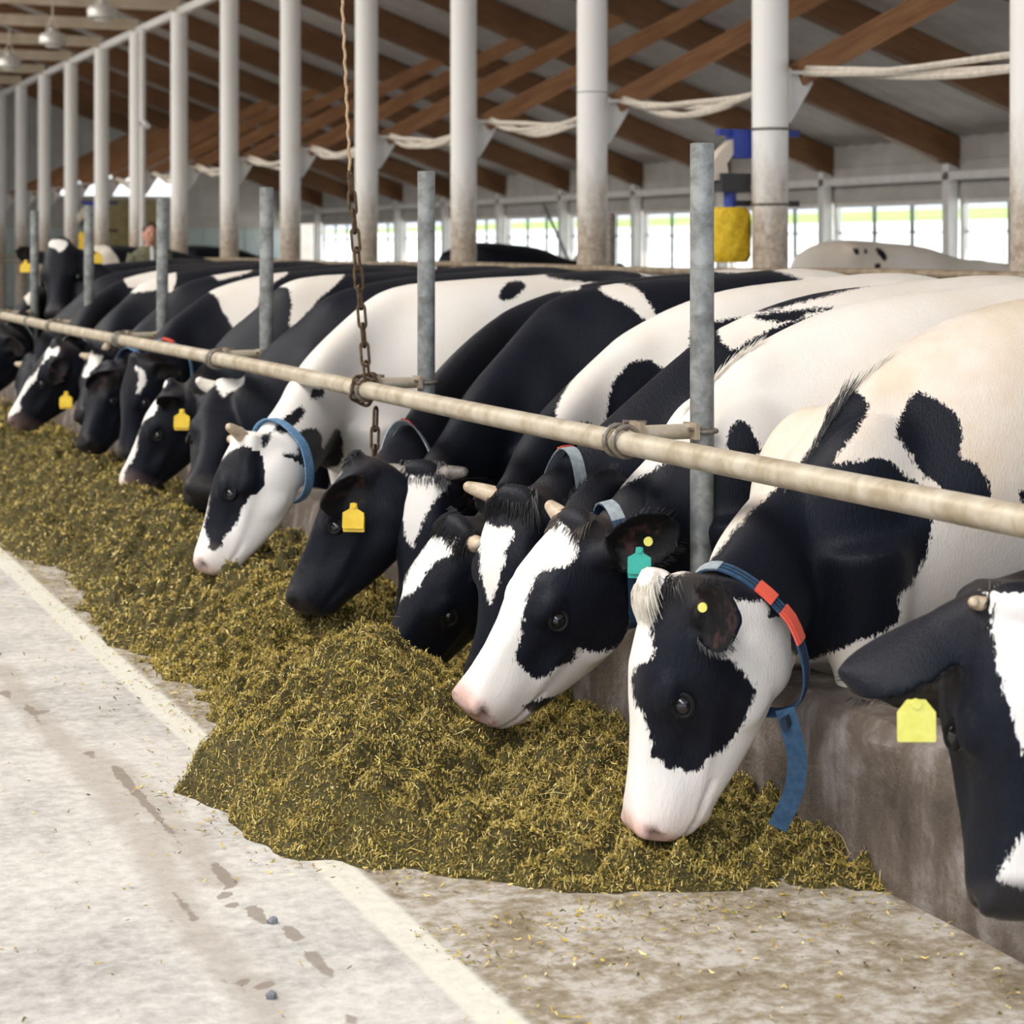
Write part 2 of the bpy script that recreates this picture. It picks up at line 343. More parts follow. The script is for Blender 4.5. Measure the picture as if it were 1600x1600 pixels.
# ------------------------------------------------------------------ measured layout, in metres: cows (withers, poll, muzzle, hide marks), heap edge, chain
DATA = {"cows": [{"rim": 1, "label": "cow with a white blaze and a square yellow tag, cut off by the picture edge", "zb": 1.38, "vox": 0.01, "base": "b", "pink": 0, "horns": [{"s": -1, "len": 0.012, "w": 0.8, "d": 0.1, "a": -0.1, "rs": 0.5}], "locks": [{"n": 70, "len": 0.05, "m": "hairb"}], "group": "cows feeding along the curb", "W": [3.05, 3.2, 1.2], "P": [2.4705, 3.3403, 0.7922], "M": [2.41, 3.2787, 0.2014], "D": [-0.3488, -0.9372, 0.0], "marks": [{"o": [2.3811, 3.2258, 0.7118], "v": [0.5827, 0.7894, -0.1929], "p": [[-0.0822, 0.1547], [-0.0641, 0.1251], [-0.0579, 0.0589], [-0.0459, -0.0185], [-0.0221, -0.1005], [-0.008, -0.1469], [0.0014, -0.1698], [0.0481, -0.1554], [0.0718, -0.0246], [0.1074, 0.12], [0.0488, 0.1658]], "c": "w", "r": "h"},
 {"o": [2.3871, 3.2233, 0.3312], "v": [0.5714, 0.7715, -0.2798], "p": [[-0.0521, -0.0335], [-0.0286, 0.0208], [0.001, 0.0581], [0.0423, 0.0491], [0.042, -0.044], [-0.0049, -0.0498]], "c": "w", "r": "h"}], "earR": [[-0.2213, 0.1237, -0.143], [0.1416, 0.212, -1.0], 1.25, 1.2], "tags": [{"n": [-0.3813, -0.9244, 0.05], "shape": "house", "m": "tagl", "s": 1.22, "p": [2.2162, 3.3371, 0.5936]}]},
 {"rim": 1, "mane": [{"n": 160, "k0": 5.5, "k1": 6.3, "m": "hairb", "len": 0.03},
 {"n": 160, "k0": 4.75, "k1": 5.35, "m": "hairw", "len": 0.04},
 {"n": 120, "k0": 5.15, "k1": 5.6, "m": "hairb", "len": 0.045}], "girth": 0.4, "thr": [0.22, -0.345], "crest": -0.045, "bz": 0.42, "dew": -0.03, "label": "big white cow with black eye patch and coral buckled blue collar", "zb": 1.385, "vox": 0.0096, "base": "w", "pink": 1.0, "stain": 1.0, "brown": 0.9, "bulge": [[-0.018, 0.016, 0.0, 0.038, 0.034, 0.05]], "locks": [{"n": 520, "len": 0.08, "m": "hairw", "rise": 0.9, "fall": 0.05, "curl": 1.5, "lay": 0.9, "d0": 0.052, "a0": -0.05, "da": 0.055, "dw": 0.05, "w0": 0.005},
 {"n": 60, "len": 0.06, "m": "hairb", "seed": 8, "a0": -0.05, "da": 0.03, "dw": 0.05, "w0": 0.05, "rise": 0.6, "fall": 0.3, "curl": 0.5},
 {"n": 90, "len": 0.05, "m": "hairw", "seed": 9, "a0": 0.03, "da": 0.09, "dw": 0.06, "w0": 0.02, "rise": 0.25, "fall": 0.9, "curl": 0.2, "d0": 0.01}], "collar": [{"k": [7.55, 7.92], "m": "strapb", "stripes": True, "buckle": [[20, 22], [23, 26]], "light": [9, 15], "loose": 0.13, "wid": 0.023, "end": [[2.4463, 4.2373, 0.4087], [2.453, 4.2129, 0.3499], [2.4641, 4.2083, 0.2895], [2.4558, 4.2118, 0.2216], [2.439, 4.2187, 0.1763], [2.4195, 4.2268, 0.134]], "endside": [0.9244, -0.3813, 0.0]}], "group": "cows feeding along the curb", "W": [2.95, 4.7061, 1.1509], "P": [2.2018, 4.4247, 0.6773], "M": [2.1162, 4.4276, 0.1035], "D": [-0.9892, 0.1464, -0.0], "marks": [{"o": [2.2137, 4.2954, 0.4278], "v": [0.4472, 0.8678, -0.2166], "p": [[-0.0767, 0.1718], [-0.0522, 0.1721], [-0.021, 0.166], [0.01, 0.1534], [0.041, 0.1146], [0.0852, 0.111], [0.1204, 0.0941], [0.1422, 0.0685], [0.1662, 0.0429], [0.155, 0.0039], [0.146, -0.0263], [0.1261, -0.0568], [0.1063, -0.0871], [0.0843, -0.1089], [0.0493, -0.1267], [0.0427, -0.1439], [0.0143, -0.1572], [-0.0208, -0.1516], [-0.0471, -0.1457], [-0.0646, -0.129], [-0.0844, -0.1252], [-0.0815, -0.0908], [-0.0869, -0.0652], [-0.0981, -0.0266], [-0.1136, -0.0097], [-0.127, 0.0204], [-0.1317, 0.0551], [-0.1207, 0.0814], [-0.0919, 0.0993], [-0.0765, 0.1126]], "c": "b", "r": "h"},
 {"o": [2.4852, 4.8437, 0.5241], "v": [0.4493, 0.8758, -0.1764], "p": [[-0.0684, 0.0268], [-0.0436, 0.0764], [-0.0037, 0.0843], [0.046, 0.0776], [0.0856, 0.029], [0.0853, -0.0835], [0.0556, -0.1035], [-0.0136, -0.0558], [-0.0757, -0.0421], [-0.0683, -0.0076]], "c": "b", "r": "a"},
 {"o": [2.836, 4.699, 0.7168], "v": [0.5115, 0.8476, -0.1413], "p": [[-0.3877, -0.1016], [-0.3028, -0.0574], [-0.2151, 0.0459], [-0.1408, 0.1236], [-0.0295, 0.2529], [0.0178, 0.3729], [0.0685, 0.4076], [0.1106, 0.3637], [0.0801, 0.2884], [0.0178, 0.206], [0.0883, 0.2139], [0.1536, 0.22], [0.2118, 0.1721], [0.263, 0.136], [0.2691, 0.0557], [0.2537, -0.0313], [0.2169, -0.0986], [0.1821, -0.1277], [0.1818, -0.1939], [0.079, -0.2464], [0.0076, -0.2782], [-0.0374, -0.301], [-0.0658, -0.2803], [-0.0959, -0.2596], [-0.1614, -0.2382], [-0.1464, -0.1878], [-0.1365, -0.1441], [-0.2141, -0.1377], [-0.2851, -0.1495]], "c": "b", "r": "b"},
 {"o": [3.1246, 4.58, 0.961], "v": [0.5609, 0.8222, -0.0968], "p": [[-0.071, 0.1545], [-0.0159, 0.1333], [0.0273, 0.1035], [0.0504, 0.0447], [0.0421, -0.0144], [0.085, -0.0287], [0.1211, -0.0932], [0.0997, -0.1256], [0.0206, -0.1326], [-0.0009, -0.0962], [-0.0441, -0.0669], [-0.0892, -0.0019], [-0.1177, 0.0416], [-0.1111, 0.0859]], "c": "b", "r": "b"},
 {"o": [3.3451, 4.489, 0.8312], "v": [0.5933, 0.7962, -0.1186], "p": [[-0.0366, 0.02], [0.0177, 0.0384], [0.0422, -0.0281], [-0.0234, -0.0302]], "c": "b", "r": "b"}], "earL": [[0.0104, -0.1666, 0.0144], [-0.7592, -0.6604, 0.05], 0.786, 1.5], "studs": [{"n": [-0.6587, -0.81, 0.0], "r": 0.011, "p": [2.2015, 4.1868, 0.6743]}]},
 {"rim": 1, "mane": [{"n": 260, "k0": 4.9, "k1": 6.2, "m": "hairw", "len": 0.032}], "label": "pink-nosed cow with white face, black eye patch and green ear tag", "zb": 1.38, "vox": 0.0096, "base": "w", "pink": 0.95, "fat": 0.9, "brown": 0.9, "horns": [{"s": -1, "len": 0.045, "d": 0.25, "w": 0.9, "a": -0.25}], "locks": [{"n": 420, "len": 0.055, "m": "hairm"},
 {"n": 60, "len": 0.045, "m": "hairw", "seed": 4, "a0": 0.03, "da": 0.1, "rise": 0.15, "fall": 0.9, "curl": 0.2, "d0": 0.016}], "collar": [{"k": [7.55, 7.9], "m": "strapb", "light": [7, 17], "loose": 0.03, "wid": 0.021}], "group": "cows feeding along the curb", "W": [2.95, 5.3194, 1.2035], "P": [2.3839, 5.334, 0.7207], "M": [2.0358, 5.3478, 0.2309], "D": [-0.9953, -0.0973, -0.0], "marks": [{"o": [2.3177, 5.1882, 0.4983], "v": [0.4017, 0.8992, -0.1736], "p": [[-0.0923, 0.0968], [-0.0533, 0.1135], [-0.006, 0.1192], [0.0162, 0.1579], [0.0219, 0.2242], [0.0415, 0.2686], [0.1308, 0.2634], [0.2142, 0.225], [0.191, 0.0597], [0.1711, -0.0278], [0.157, -0.0822], [0.1349, -0.1041], [0.0741, -0.1207], [0.0189, -0.1101], [0.0078, -0.1427], [-0.0474, -0.1647], [-0.0584, -0.181], [-0.097, -0.192], [-0.1357, -0.1652], [-0.158, -0.1328], [-0.1471, -0.1002], [-0.1362, -0.0512], [-0.1309, 0.0034], [-0.1144, 0.0583]], "c": "b", "r": "h"},
 {"o": [2.4556, 5.4692, 0.7148], "v": [0.4061, 0.9045, -0.1299], "p": [[-0.0908, 0.0095], [-0.0347, 0.06], [0.059, 0.0417], [0.0925, -0.0454], [0.0122, -0.0457], [-0.0384, -0.02]], "c": "b", "r": "a"},
 {"o": [2.254, 5.2145, 0.2353], "v": [0.3873, 0.896, -0.2173], "p": [[-0.0675, -0.0048], [-0.0065, 0.0171], [0.0546, 0.0228], [0.049, 0.0011], [0.0102, -0.0153], [-0.0397, -0.0209]], "c": "b", "r": "h"},
 {"o": [2.781, 5.335, 0.6691], "v": [0.4579, 0.8784, -0.1368], "p": [[-0.3501, 0.0549], [-0.2374, 0.1122], [-0.0497, 0.2171], [-0.0028, 0.2456], [0.2119, 0.1915], [0.4156, 0.134], [0.3764, -0.121], [0.2096, -0.3065], [-0.235, -0.3323], [-0.3482, -0.1868]], "c": "b", "r": "b"},
 {"o": [2.9121, 5.2809, 0.9356], "v": [0.4808, 0.8719, -0.0932], "p": [[-0.0442, 0.017], [-0.0157, 0.0582], [0.0169, 0.0421], [0.0453, -0.0147], [0.0412, -0.0351], [0.0006, -0.0437], [-0.0442, -0.0238]], "c": "b", "r": "b"},
 {"o": [3.0815, 5.2111, 0.9532], "v": [0.5069, 0.8573, -0.09], "p": [[-0.0552, -0.0089], [-0.0187, 0.0243], [-0.0146, 0.0652], [0.03, 0.0779], [0.0624, 0.0579], [0.0543, 0.017], [0.0219, -0.0323], [-0.0024, -0.0856], [-0.0349, -0.0739], [-0.043, -0.0414]], "c": "b", "r": "b"}], "earL": [[0.1806, -0.1286, 0.0871], [-0.6205, -0.7176, -0.25], 1.078, 1.0], "earR": [[0.2409, 0.0737, 0.1757], [-0.1953, 0.8378, 0.3], 1.25, 1.0], "tags": [{"n": [-0.5662, -0.8482, 0.1], "m": "tagg", "s": 1.12, "stud": "tagg", "fold": True, "p": [2.4881, 5.1071, 0.6353]}], "studs": [{"n": [-0.5662, -0.8482, 0.0], "r": 0.013, "p": [2.511, 5.0976, 0.6885]}]},
 {"label": "cow with tan horn and narrow white blaze, behind the pink-nosed cow", "zb": 1.39, "vox": 0.0142, "base": "b", "fat": 0.84, "horns": [{"s": -1, "len": 0.085, "w": 1, "d": 0.1, "a": -0.12}], "locks": [{"n": 650, "len": 0.085, "m": "hairb", "rise": 0.7, "fall": 0.5, "curl": 0.8, "lay": 0.45}], "collar": [{"k": [7.2, 7.8], "m": "strapg", "loose": 0.03, "buckle": [[9, 10]]}], "group": "cows feeding along the curb", "W": [3.15, 5.9148, 1.2374], "P": [2.4078, 5.8217, 0.7283], "M": [2.2657, 5.7722, 0.1883], "D": [-0.8133, -0.5819, -0.0], "marks": [{"o": [2.2964, 5.7054, 0.5723], "v": [0.3692, 0.9173, -0.1492], "p": [[-0.0404, 0.1289], [-0.0073, 0.093], [0.0469, 0.0929], [0.0619, 0.0691], [0.0378, 0.0274], [0.0318, -0.0082], [0.0137, -0.0675], [-0.0072, -0.1324], [-0.0162, -0.1354], [-0.0312, -0.0911], [-0.0433, -0.0318], [-0.0464, 0.0573]], "c": "w", "r": "h"},
 {"o": [3.5177, 5.709, 1.2984], "v": [0.5243, 0.851, -0.03], "p": [[-0.4116, -0.0491], [-0.3574, -0.1259], [-0.287, -0.0879], [-0.1941, -0.0415], [-0.0606, -0.0138], [0.1634, 0.0162], [0.6835, 0.0348], [0.6838, 0.1365], [0.2646, 0.1256], [-0.2148, 0.0061], [-0.3078, -0.0068]], "c": "w", "r": "b"},
 {"o": [3.3555, 5.776, 1.2849], "v": [0.5021, 0.8642, -0.0322], "p": [[-0.1208, -0.0088], [-0.057, 0.0101], [0.1476, 0.0233], [0.0516, 0.0002], [-0.0221, -0.0249]], "c": "b", "r": "b"}]},
 {"label": "black-faced cow with slanting white forehead, nose hidden in the silage mound", "zb": 1.39, "vox": 0.0142, "base": "b", "fat": 0.84, "horns": [{"s": 1, "len": 0.04}], "locks": [{"n": 420, "len": 0.07, "m": "hairb"}], "group": "cows feeding along the curb", "W": [3.2, 6.6417, 1.2148], "P": [2.2956, 6.0303, 0.6131], "M": [2.0562, 6.1831, 0.1248], "D": [-0.976, -0.2179, -0.0], "marks": [{"o": [2.179, 5.9973, 0.5114], "v": [0.3375, 0.9288, -0.1531], "p": [[0.0174, 0.0829], [0.0548, 0.0888], [0.1109, 0.0761], [0.0984, 0.0422], [0.0423, 0.0179], [-0.0013, -0.031], [-0.0199, -0.0677], [-0.0974, -0.1161], [-0.0789, -0.0734], [-0.0603, -0.0429], [-0.0448, -0.0061], [-0.02, 0.0307]], "c": "w", "r": "h"},
 {"o": [3.4296, 6.4929, 1.1603], "v": [0.4666, 0.8833, -0.0462], "p": [[-0.5119, -0.2621], [-0.4085, -0.2727], [-0.3558, -0.2883], [-0.3286, -0.1464], [-0.2646, -0.0682], [-0.196, -0.0633], [-0.1366, -0.0881], [-0.066, -0.0192], [-0.0091, 0.0724], [0.4435, 0.1262], [1.0247, 0.2226], [1.0251, 0.279], [0.6685, 0.2787], [0.1046, 0.2097], [-0.2145, 0.1289], [-0.3518, 0.0024], [-0.4664, -0.1243]], "c": "w", "r": "b"}]},
 {"label": "cow facing forward with a tall white triangle between two grey horn stubs", "zb": 1.4, "vox": 0.0142, "base": "b", "fat": 0.84, "horns": [{"s": 1, "len": 0.07, "m": "hornd", "a": -0.05, "d": 0.0},
 {"s": -1, "len": 0.07, "m": "hornd", "a": -0.05, "d": 0.0}], "locks": [{"n": 450, "len": 0.06, "m": "hairb", "dw": 0.09}], "group": "cows feeding along the curb", "W": [3.2, 7.3316, 1.3151], "P": [2.4979, 6.9096, 0.6972], "M": [2.4128, 6.7932, 0.1567], "D": [-0.5361, -0.8442, -0.0], "marks": [{"o": [2.4262, 6.7553, 0.6105], "v": [0.3354, 0.934, -0.123], "p": [[-0.094, 0.0853], [-0.059, 0.0956], [0.004, 0.0918], [0.0671, 0.0915], [0.1162, 0.0738], [0.1021, 0.0495], [0.053, -0.0059], [0.018, -0.0751], [-0.003, -0.1304], [-0.0169, -0.1614], [-0.0413, -0.1163], [-0.0554, -0.04], [-0.0904, 0.0436]], "c": "w", "r": "h"},
 {"o": [4.4956, 6.743, 1.4185], "v": [0.5547, 0.832, -0.0101], "p": [[-0.6635, 0.1017], [0.4862, 0.1011], [0.4861, -0.0952], [0.102, -0.0573], [-0.4382, -0.0491]], "c": "w", "r": "b"},
 {"o": [3.0087, 7.3564, 1.1771], "v": [0.3782, 0.9248, -0.0406], "p": [[-0.0382, -0.0323], [-0.0109, 0.0223], [0.0537, 0.0571], [0.0238, 0.005], [-0.0283, -0.0521]], "c": "w", "r": "b"},
 {"o": [3.4593, 7.1705, 1.2947], "v": [0.4344, 0.9004, -0.0258], "p": [[-0.1258, 0.0462], [-0.0612, 0.0761], [0.0331, 0.0389], [0.095, -0.0602], [0.0628, -0.0776], [-0.0041, -0.0232]], "c": "w", "r": "b"}]},
 {"label": "black cow in profile with yellow ear tag, lowering its dark nose to the silage", "zb": 1.39, "vox": 0.0142, "base": "b", "fat": 0.84, "collar": [{"k": [7.3, 7.8], "m": "strapg", "buckle": [[13, 16]], "loose": 0.02}], "locks": [{"n": 90, "len": 0.05, "m": "hairb", "rise": 0.6, "fall": 0.3, "curl": 0.3}], "group": "cows feeding along the curb", "W": [3.3, 8.0, 1.2566], "P": [2.2874, 7.0613, 0.7323], "M": [2.0245, 7.0616, 0.2453], "D": [-0.9372, 0.3488, -0.0], "marks": [{"o": [2.1799, 6.9434, 0.707], "v": [0.2978, 0.9485, -0.1083], "p": [[-0.0356, -0.0537], [-0.0244, -0.0065], [0.014, 0.0607], [0.0343, 0.0222], [0.0117, -0.0226]], "c": "w", "r": "h"},
 {"o": [4.0614, 7.6318, 1.4414], "v": [0.4698, 0.8828, -0.0068], "p": [[-0.7394, 0.0803], [0.6007, 0.08], [0.6006, -0.0642], [-0.0107, -0.0409], [-0.4681, -0.0549]], "c": "w", "r": "b"},
 {"o": [3.4654, 7.8777, 1.343], "v": [0.4026, 0.9152, -0.0182], "p": [[-0.1027, -0.0043], [-0.0382, 0.0253], [0.0693, 0.0172], [0.0828, -0.015], [-0.0113, -0.0231]], "c": "w", "r": "b"}], "earL": [[-0.1801, -0.0555, -0.1033], [-0.4247, -0.6361, -0.5], 1.057, 1.0], "tags": [{"n": [-0.5662, -0.8482, 0.1], "s": 1.35, "fold": True, "p": [2.2328, 6.8783, 0.5582]}]},
 {"label": "white cow with black neck spots and a light blue collar", "zb": 1.38, "vox": 0.0125, "base": "w", "pink": 0.7, "stain": 0.25, "horns": [{"s": 1, "len": 0.07, "a": -0.1, "d": 0.5},
 {"s": -1, "len": 0.07, "a": -0.1, "d": 0.4}], "collar": [{"k": [7.62, 7.95], "m": "strapl", "loose": 0.1, "wid": 0.026}], "group": "cows feeding along the curb", "W": [2.95, 8.6459, 1.3176], "P": [2.1164, 8.0513, 0.7369], "M": [1.9118, 7.9735, 0.2445], "D": [-0.9685, 0.249, -0.0], "marks": [{"o": [2.0282, 7.8984, 0.4887], "v": [0.2468, 0.9612, -0.1231], "p": [[-0.0681, 0.0919], [-0.0408, 0.1464], [0.0085, 0.1953], [0.047, 0.2223], [0.102, 0.2216], [0.1127, 0.078], [0.1017, 0.0342], [0.0742, -0.0092], [0.0577, -0.0583], [0.0249, -0.1069], [0.003, -0.1283], [-0.0079, -0.1608], [-0.0297, -0.1767], [-0.0596, -0.1679], [-0.0569, -0.1326], [-0.0788, -0.0831], [-0.0679, -0.045], [-0.0571, 0.0204], [-0.0626, 0.0644]], "c": "b", "r": "h"},
 {"o": [2.5455, 8.7586, 0.731], "v": [0.2781, 0.9569, -0.084], "p": [[-0.0567, -0.0215], [-0.0136, 0.0213], [0.048, 0.0672], [0.0635, 0.033], [0.0172, -0.016], [-0.0136, -0.0435], [-0.0444, -0.0402]], "c": "b", "r": "b"},
 {"o": [2.6121, 8.7312, 0.5604], "v": [0.2851, 0.953, -0.1026], "p": [[-0.0329, 0.1049], [0.0073, 0.1292], [0.0505, 0.1258], [0.0691, 0.0916], [0.0752, 0.0482], [0.1186, 0.122], [0.1434, 0.128], [0.1619, 0.0783], [0.1555, -0.0144], [0.0875, -0.0383], [0.0689, -0.0751], [0.0134, -0.0991], [-0.0236, -0.1048], [-0.0544, -0.086], [-0.0359, -0.0678], [-0.0729, -0.0428], [-0.1159, -0.0731], [-0.1343, -0.1097], [-0.1496, -0.1034], [-0.1159, -0.0669], [-0.1037, 0.0007], [-0.0791, 0.0312], [-0.0298, 0.0246]], "c": "b", "r": "b"},
 {"o": [2.4641, 8.7922, 0.5222], "v": [0.2683, 0.9574, -0.1065], "p": [[-0.0277, 0.0256], [0.0062, 0.0252], [0.0339, 0.0033], [0.0062, -0.0303], [-0.0185, -0.0238]], "c": "b", "r": "b"},
 {"o": [2.4497, 8.7981, 0.6515], "v": [0.2671, 0.9592, -0.0925], "p": [[-0.0215, 0.0141], [0.0216, 0.0322], [0.0154, -0.011], [-0.0154, -0.0353]], "c": "b", "r": "b"},
 {"o": [2.6618, 8.7107, 0.8568], "v": [0.2915, 0.954, -0.0704], "p": [[-0.0339, -0.0237], [-0.0216, 0.0195], [0.034, 0.0191], [0.0216, -0.0148]], "c": "b", "r": "b"},
 {"o": [3.4567, 8.3828, 1.3158], "v": [0.3811, 0.9243, -0.0203], "p": [[-0.0555, -0.0397], [-0.0329, 0.0227], [0.0238, 0.0425], [0.0635, 0.017], [0.0011, -0.0425]], "c": "b", "r": "b"},
 {"o": [3.7878, 8.2462, 1.3782], "v": [0.4174, 0.9086, -0.0134], "p": [[-0.2154, 0.0027], [-0.1303, 0.0453], [0.2093, 0.0171], [0.2093, -0.0395], [-0.0736, -0.0255]], "c": "b", "r": "b"}], "earL": [[-0.0483, -0.0558, -0.1824], [0.713, 0.6795, 0.0], 0.993, 0.75]},
 {"label": "dark cow facing forward with white horn stubs and a small white triangle", "zb": 1.39, "vox": 0.0142, "base": "b", "fat": 0.9, "hs": 1.17, "horns": [{"s": 1, "len": 0.05, "m": "hairw", "a": -0.1, "d": 0.1},
 {"s": -1, "len": 0.05, "m": "hairw", "a": -0.1, "d": 0.1}], "locks": [{"n": 70, "len": 0.05, "m": "hairb"}], "group": "cows feeding along the curb", "W": [2.95, 9.4559, 1.2842], "P": [2.5219, 9.6906, 0.8304], "M": [2.3163, 9.321, 0.4906], "D": [-0.3813, -0.9244, -0.0], "marks": [{"o": [2.4266, 9.3945, 0.8615], "v": [0.2496, 0.9661, -0.0657], "p": [[-0.0589, 0.0403], [0.0094, 0.0397], [0.0843, 0.0358], [0.068, -0.0101], [0.0159, -0.0358], [-0.0167, -0.0584], [-0.0427, -0.0221], [-0.0589, 0.0108]], "c": "w", "r": "h"}], "earL": [[0.1916, -0.0249, 0.0194], [-0.3051, -0.7396, -0.4], 0.772, 1.0], "earR": [[0.0421, 0.199, 0.0576], [0.2288, 0.5547, 0.6], 0.84, 1.0], "tags": [{"n": [-0.7511, -0.7719, 0.1], "s": 1.4, "p": [2.7092, 9.5051, 0.7267]}]},
 {"label": "black cow with a white nose ridge and a yellow tag below its ear", "zb": 1.39, "base": "b", "pink": 0.6, "vox": 0.0142, "fat": 0.9, "locks": [{"n": 60, "len": 0.05, "m": "hairb"}], "group": "cows feeding along the curb", "W": [2.95, 10.171, 1.3388], "P": [2.4059, 10.5281, 0.7845], "M": [2.1466, 10.5809, 0.2843], "D": [-0.9892, 0.1464, -0.0], "marks": [{"o": [2.2389, 10.4618, 0.5624], "v": [0.2085, 0.9741, -0.0873], "p": [[0.144, 0.2629], [0.1073, 0.251], [0.0524, 0.2084], [0.0463, 0.1469], [0.022, 0.1225], [-0.0023, 0.0798], [-0.0144, 0.0247], [-0.0568, -0.0483], [-0.0991, -0.1395], [-0.1473, -0.2241], [-0.1532, -0.2728], [-0.093, -0.2832], [-0.0446, -0.2812], [-0.0749, -0.25], [-0.0628, -0.1952], [-0.0084, -0.1043], [0.0038, 0.0182], [0.095, 0.103], [0.0829, 0.1649], [0.0707, 0.202], [0.1378, 0.2259]], "c": "w", "r": "h"},
 {"o": [3.0171, 10.0893, 1.2862], "v": [0.2864, 0.9579, -0.0203], "p": [[-0.1685, 0.0209], [-0.1198, 0.0928], [0.0757, 0.1483], [0.2227, 0.1351], [0.1736, 0.0433], [0.0756, -0.0385], [-0.0254, -0.1527], [-0.0774, -0.1787], [-0.0677, -0.0807], [-0.0872, 0.011]], "c": "w", "r": "b"}], "earL": [[-0.1358, -0.0738, 0.006], [-0.5824, -0.6252, -0.3], 0.75, 1.0], "tags": [{"n": [-0.5662, -0.8482, 0.1], "s": 1.45, "fold": True, "p": [2.4365, 10.3424, 0.628]}]},
 {"label": "black cow with a curved white streak beside its forehead", "zb": 1.39, "base": "b", "collar": [{"k": [7.3, 7.8], "m": "strapl", "buckle": [[14, 18]], "loose": 0.03}], "group": "cows feeding along the curb", "W": [2.95, 11.7027, 1.2798], "P": [2.3975, 11.3428, 0.8801], "M": [2.3014, 11.2743, 0.3453], "D": [-0.976, -0.2179, -0.0], "marks": [{"o": [2.4021, 11.1787, 0.7806], "v": [0.2097, 0.9758, -0.0628], "p": [[-0.0315, 0.0732], [0.0139, 0.053], [0.0334, 0.0001], [0.0204, -0.0392], [-0.0185, -0.0815], [-0.012, -0.0257], [-0.0056, 0.0203]], "c": "w", "r": "h"},
 {"o": [3.0957, 11.5886, 1.2178], "v": [0.258, 0.9659, -0.0235], "p": [[-0.2059, 0.0407], [-0.1371, 0.1101], [0.0817, 0.1504], [0.2088, 0.1677], [0.2551, 0.1327], [0.1047, 0.0399], [0.0816, -0.053], [0.001, -0.1456], [-0.0336, -0.215], [-0.0796, -0.1452], [-0.1255, -0.0755], [-0.1485, -0.0058]], "c": "w", "r": "b"}]},
 {"label": "black cow with a white band above its drooping ear", "zb": 1.39, "base": "b", "collar": [{"k": [7.3, 7.8], "m": "strapl", "loose": 0.03}], "group": "cows feeding along the curb", "W": [2.95, 12.5052, 1.2939], "P": [2.434, 12.3013, 0.7927], "M": [2.2256, 12.0628, 0.3488], "D": [-0.8863, -0.463, -0.0], "marks": [{"o": [2.3597, 12.0615, 0.7476], "v": [0.1916, 0.9796, -0.0611], "p": [[-0.0705, -0.0027], [-0.0083, 0.0318], [0.0402, 0.0171], [0.0332, -0.018], [0.0055, -0.0283]], "c": "w", "r": "h"},
 {"o": [3.1368, 12.374, 1.3508], "v": [0.2457, 0.9693, -0.0117], "p": [[-0.1536, 0.0033], [-0.0317, 0.071], [0.1395, 0.0955], [0.2499, 0.0584], [0.2008, 0.0028], [0.0782, -0.0341], [0.0049, -0.0463], [-0.0439, -0.0153], [-0.1901, -0.0335], [-0.2509, -0.1011]], "c": "w", "r": "b"}], "earL": [[-0.2652, -0.0204, -0.086], [-0.49, -0.6633, -0.5], 1.25, 1.0]},
 {"label": "cow with pale horn stubs and white forehead behind the white-banded black cow", "zb": 1.4, "base": "b", "horns": [{"s": 1, "len": 0.05},
 {"s": -1, "len": 0.06}], "group": "cows feeding along the curb", "W": [2.95, 13.6703, 1.285], "P": [2.5704, 13.3052, 0.836], "M": [2.3776, 12.9737, 0.4438], "D": [-0.8426, -0.5385, -0.0], "marks": [{"o": [2.4833, 13.0274, 0.7734], "v": [0.187, 0.9808, -0.0547], "p": [[-0.0417, 0.0795], [0.003, 0.0866], [0.0254, 0.0484], [0.0776, 0.0478], [0.0552, -0.0052], [-0.0045, -0.0577], [-0.0119, -0.088], [-0.0491, -0.0875], [-0.0417, -0.0421], [-0.0119, 0.0184]], "c": "w", "r": "h"},
 {"o": [3.0113, 13.5909, 1.2525], "v": [0.2163, 0.9762, -0.0178], "p": [[-0.1561, -0.0444], [-0.1035, 0.0089], [0.0415, 0.0688], [0.1473, 0.0887], [0.1208, -0.0454], [0.0415, -0.0317], [-0.0903, -0.0446]], "c": "w", "r": "b"}]},
 {"label": "black cow with a long thin white blaze and pink nose tip", "zb": 1.39, "base": "b", "pink": 0.5, "collar": [{"k": [7.5, 7.9], "m": "strapg", "loose": 0.03}], "group": "cows feeding along the curb", "W": [2.95, 14.4739, 1.2824], "P": [2.3643, 13.6823, 0.8691], "M": [2.0553, 13.7557, 0.3652], "D": [-0.9892, 0.1464, -0.0], "marks": [{"o": [2.2104, 13.6105, 0.6301], "v": [0.16, 0.9851, -0.063], "p": [[0.095, 0.231], [0.1334, 0.2069], [0.172, 0.2223], [0.1642, 0.1672], [0.118, 0.1126], [0.0565, 0.0426], [-0.0048, -0.0272], [-0.0584, -0.0969], [-0.0813, -0.1357], [-0.066, -0.1829], [-0.0965, -0.2059], [-0.1574, -0.236], [-0.1803, -0.1965], [-0.1346, -0.1583], [-0.0889, -0.0964], [-0.0431, -0.0109], [0.0181, 0.051], [0.0719, 0.1368], [0.0873, 0.1838]], "c": "w", "r": "h"},
 {"o": [3.0933, 14.3606, 1.3046], "v": [0.2106, 0.9775, -0.0133], "p": [[-0.113, 0.0003], [-0.0089, 0.0777], [0.1163, 0.0916], [0.1302, 0.0138], [0.0467, -0.0425], [-0.0644, -0.0845], [-0.106, -0.0561]], "c": "w", "r": "b"}], "earL": [[-0.0732, -0.078, -0.1938], [-0.2669, -0.6471, -0.7], 1.011, 1.0], "tags": [{"n": [-0.5662, -0.8482, 0.1], "s": 1.5, "fold": True, "p": [2.4099, 13.4904, 0.5125]}]},
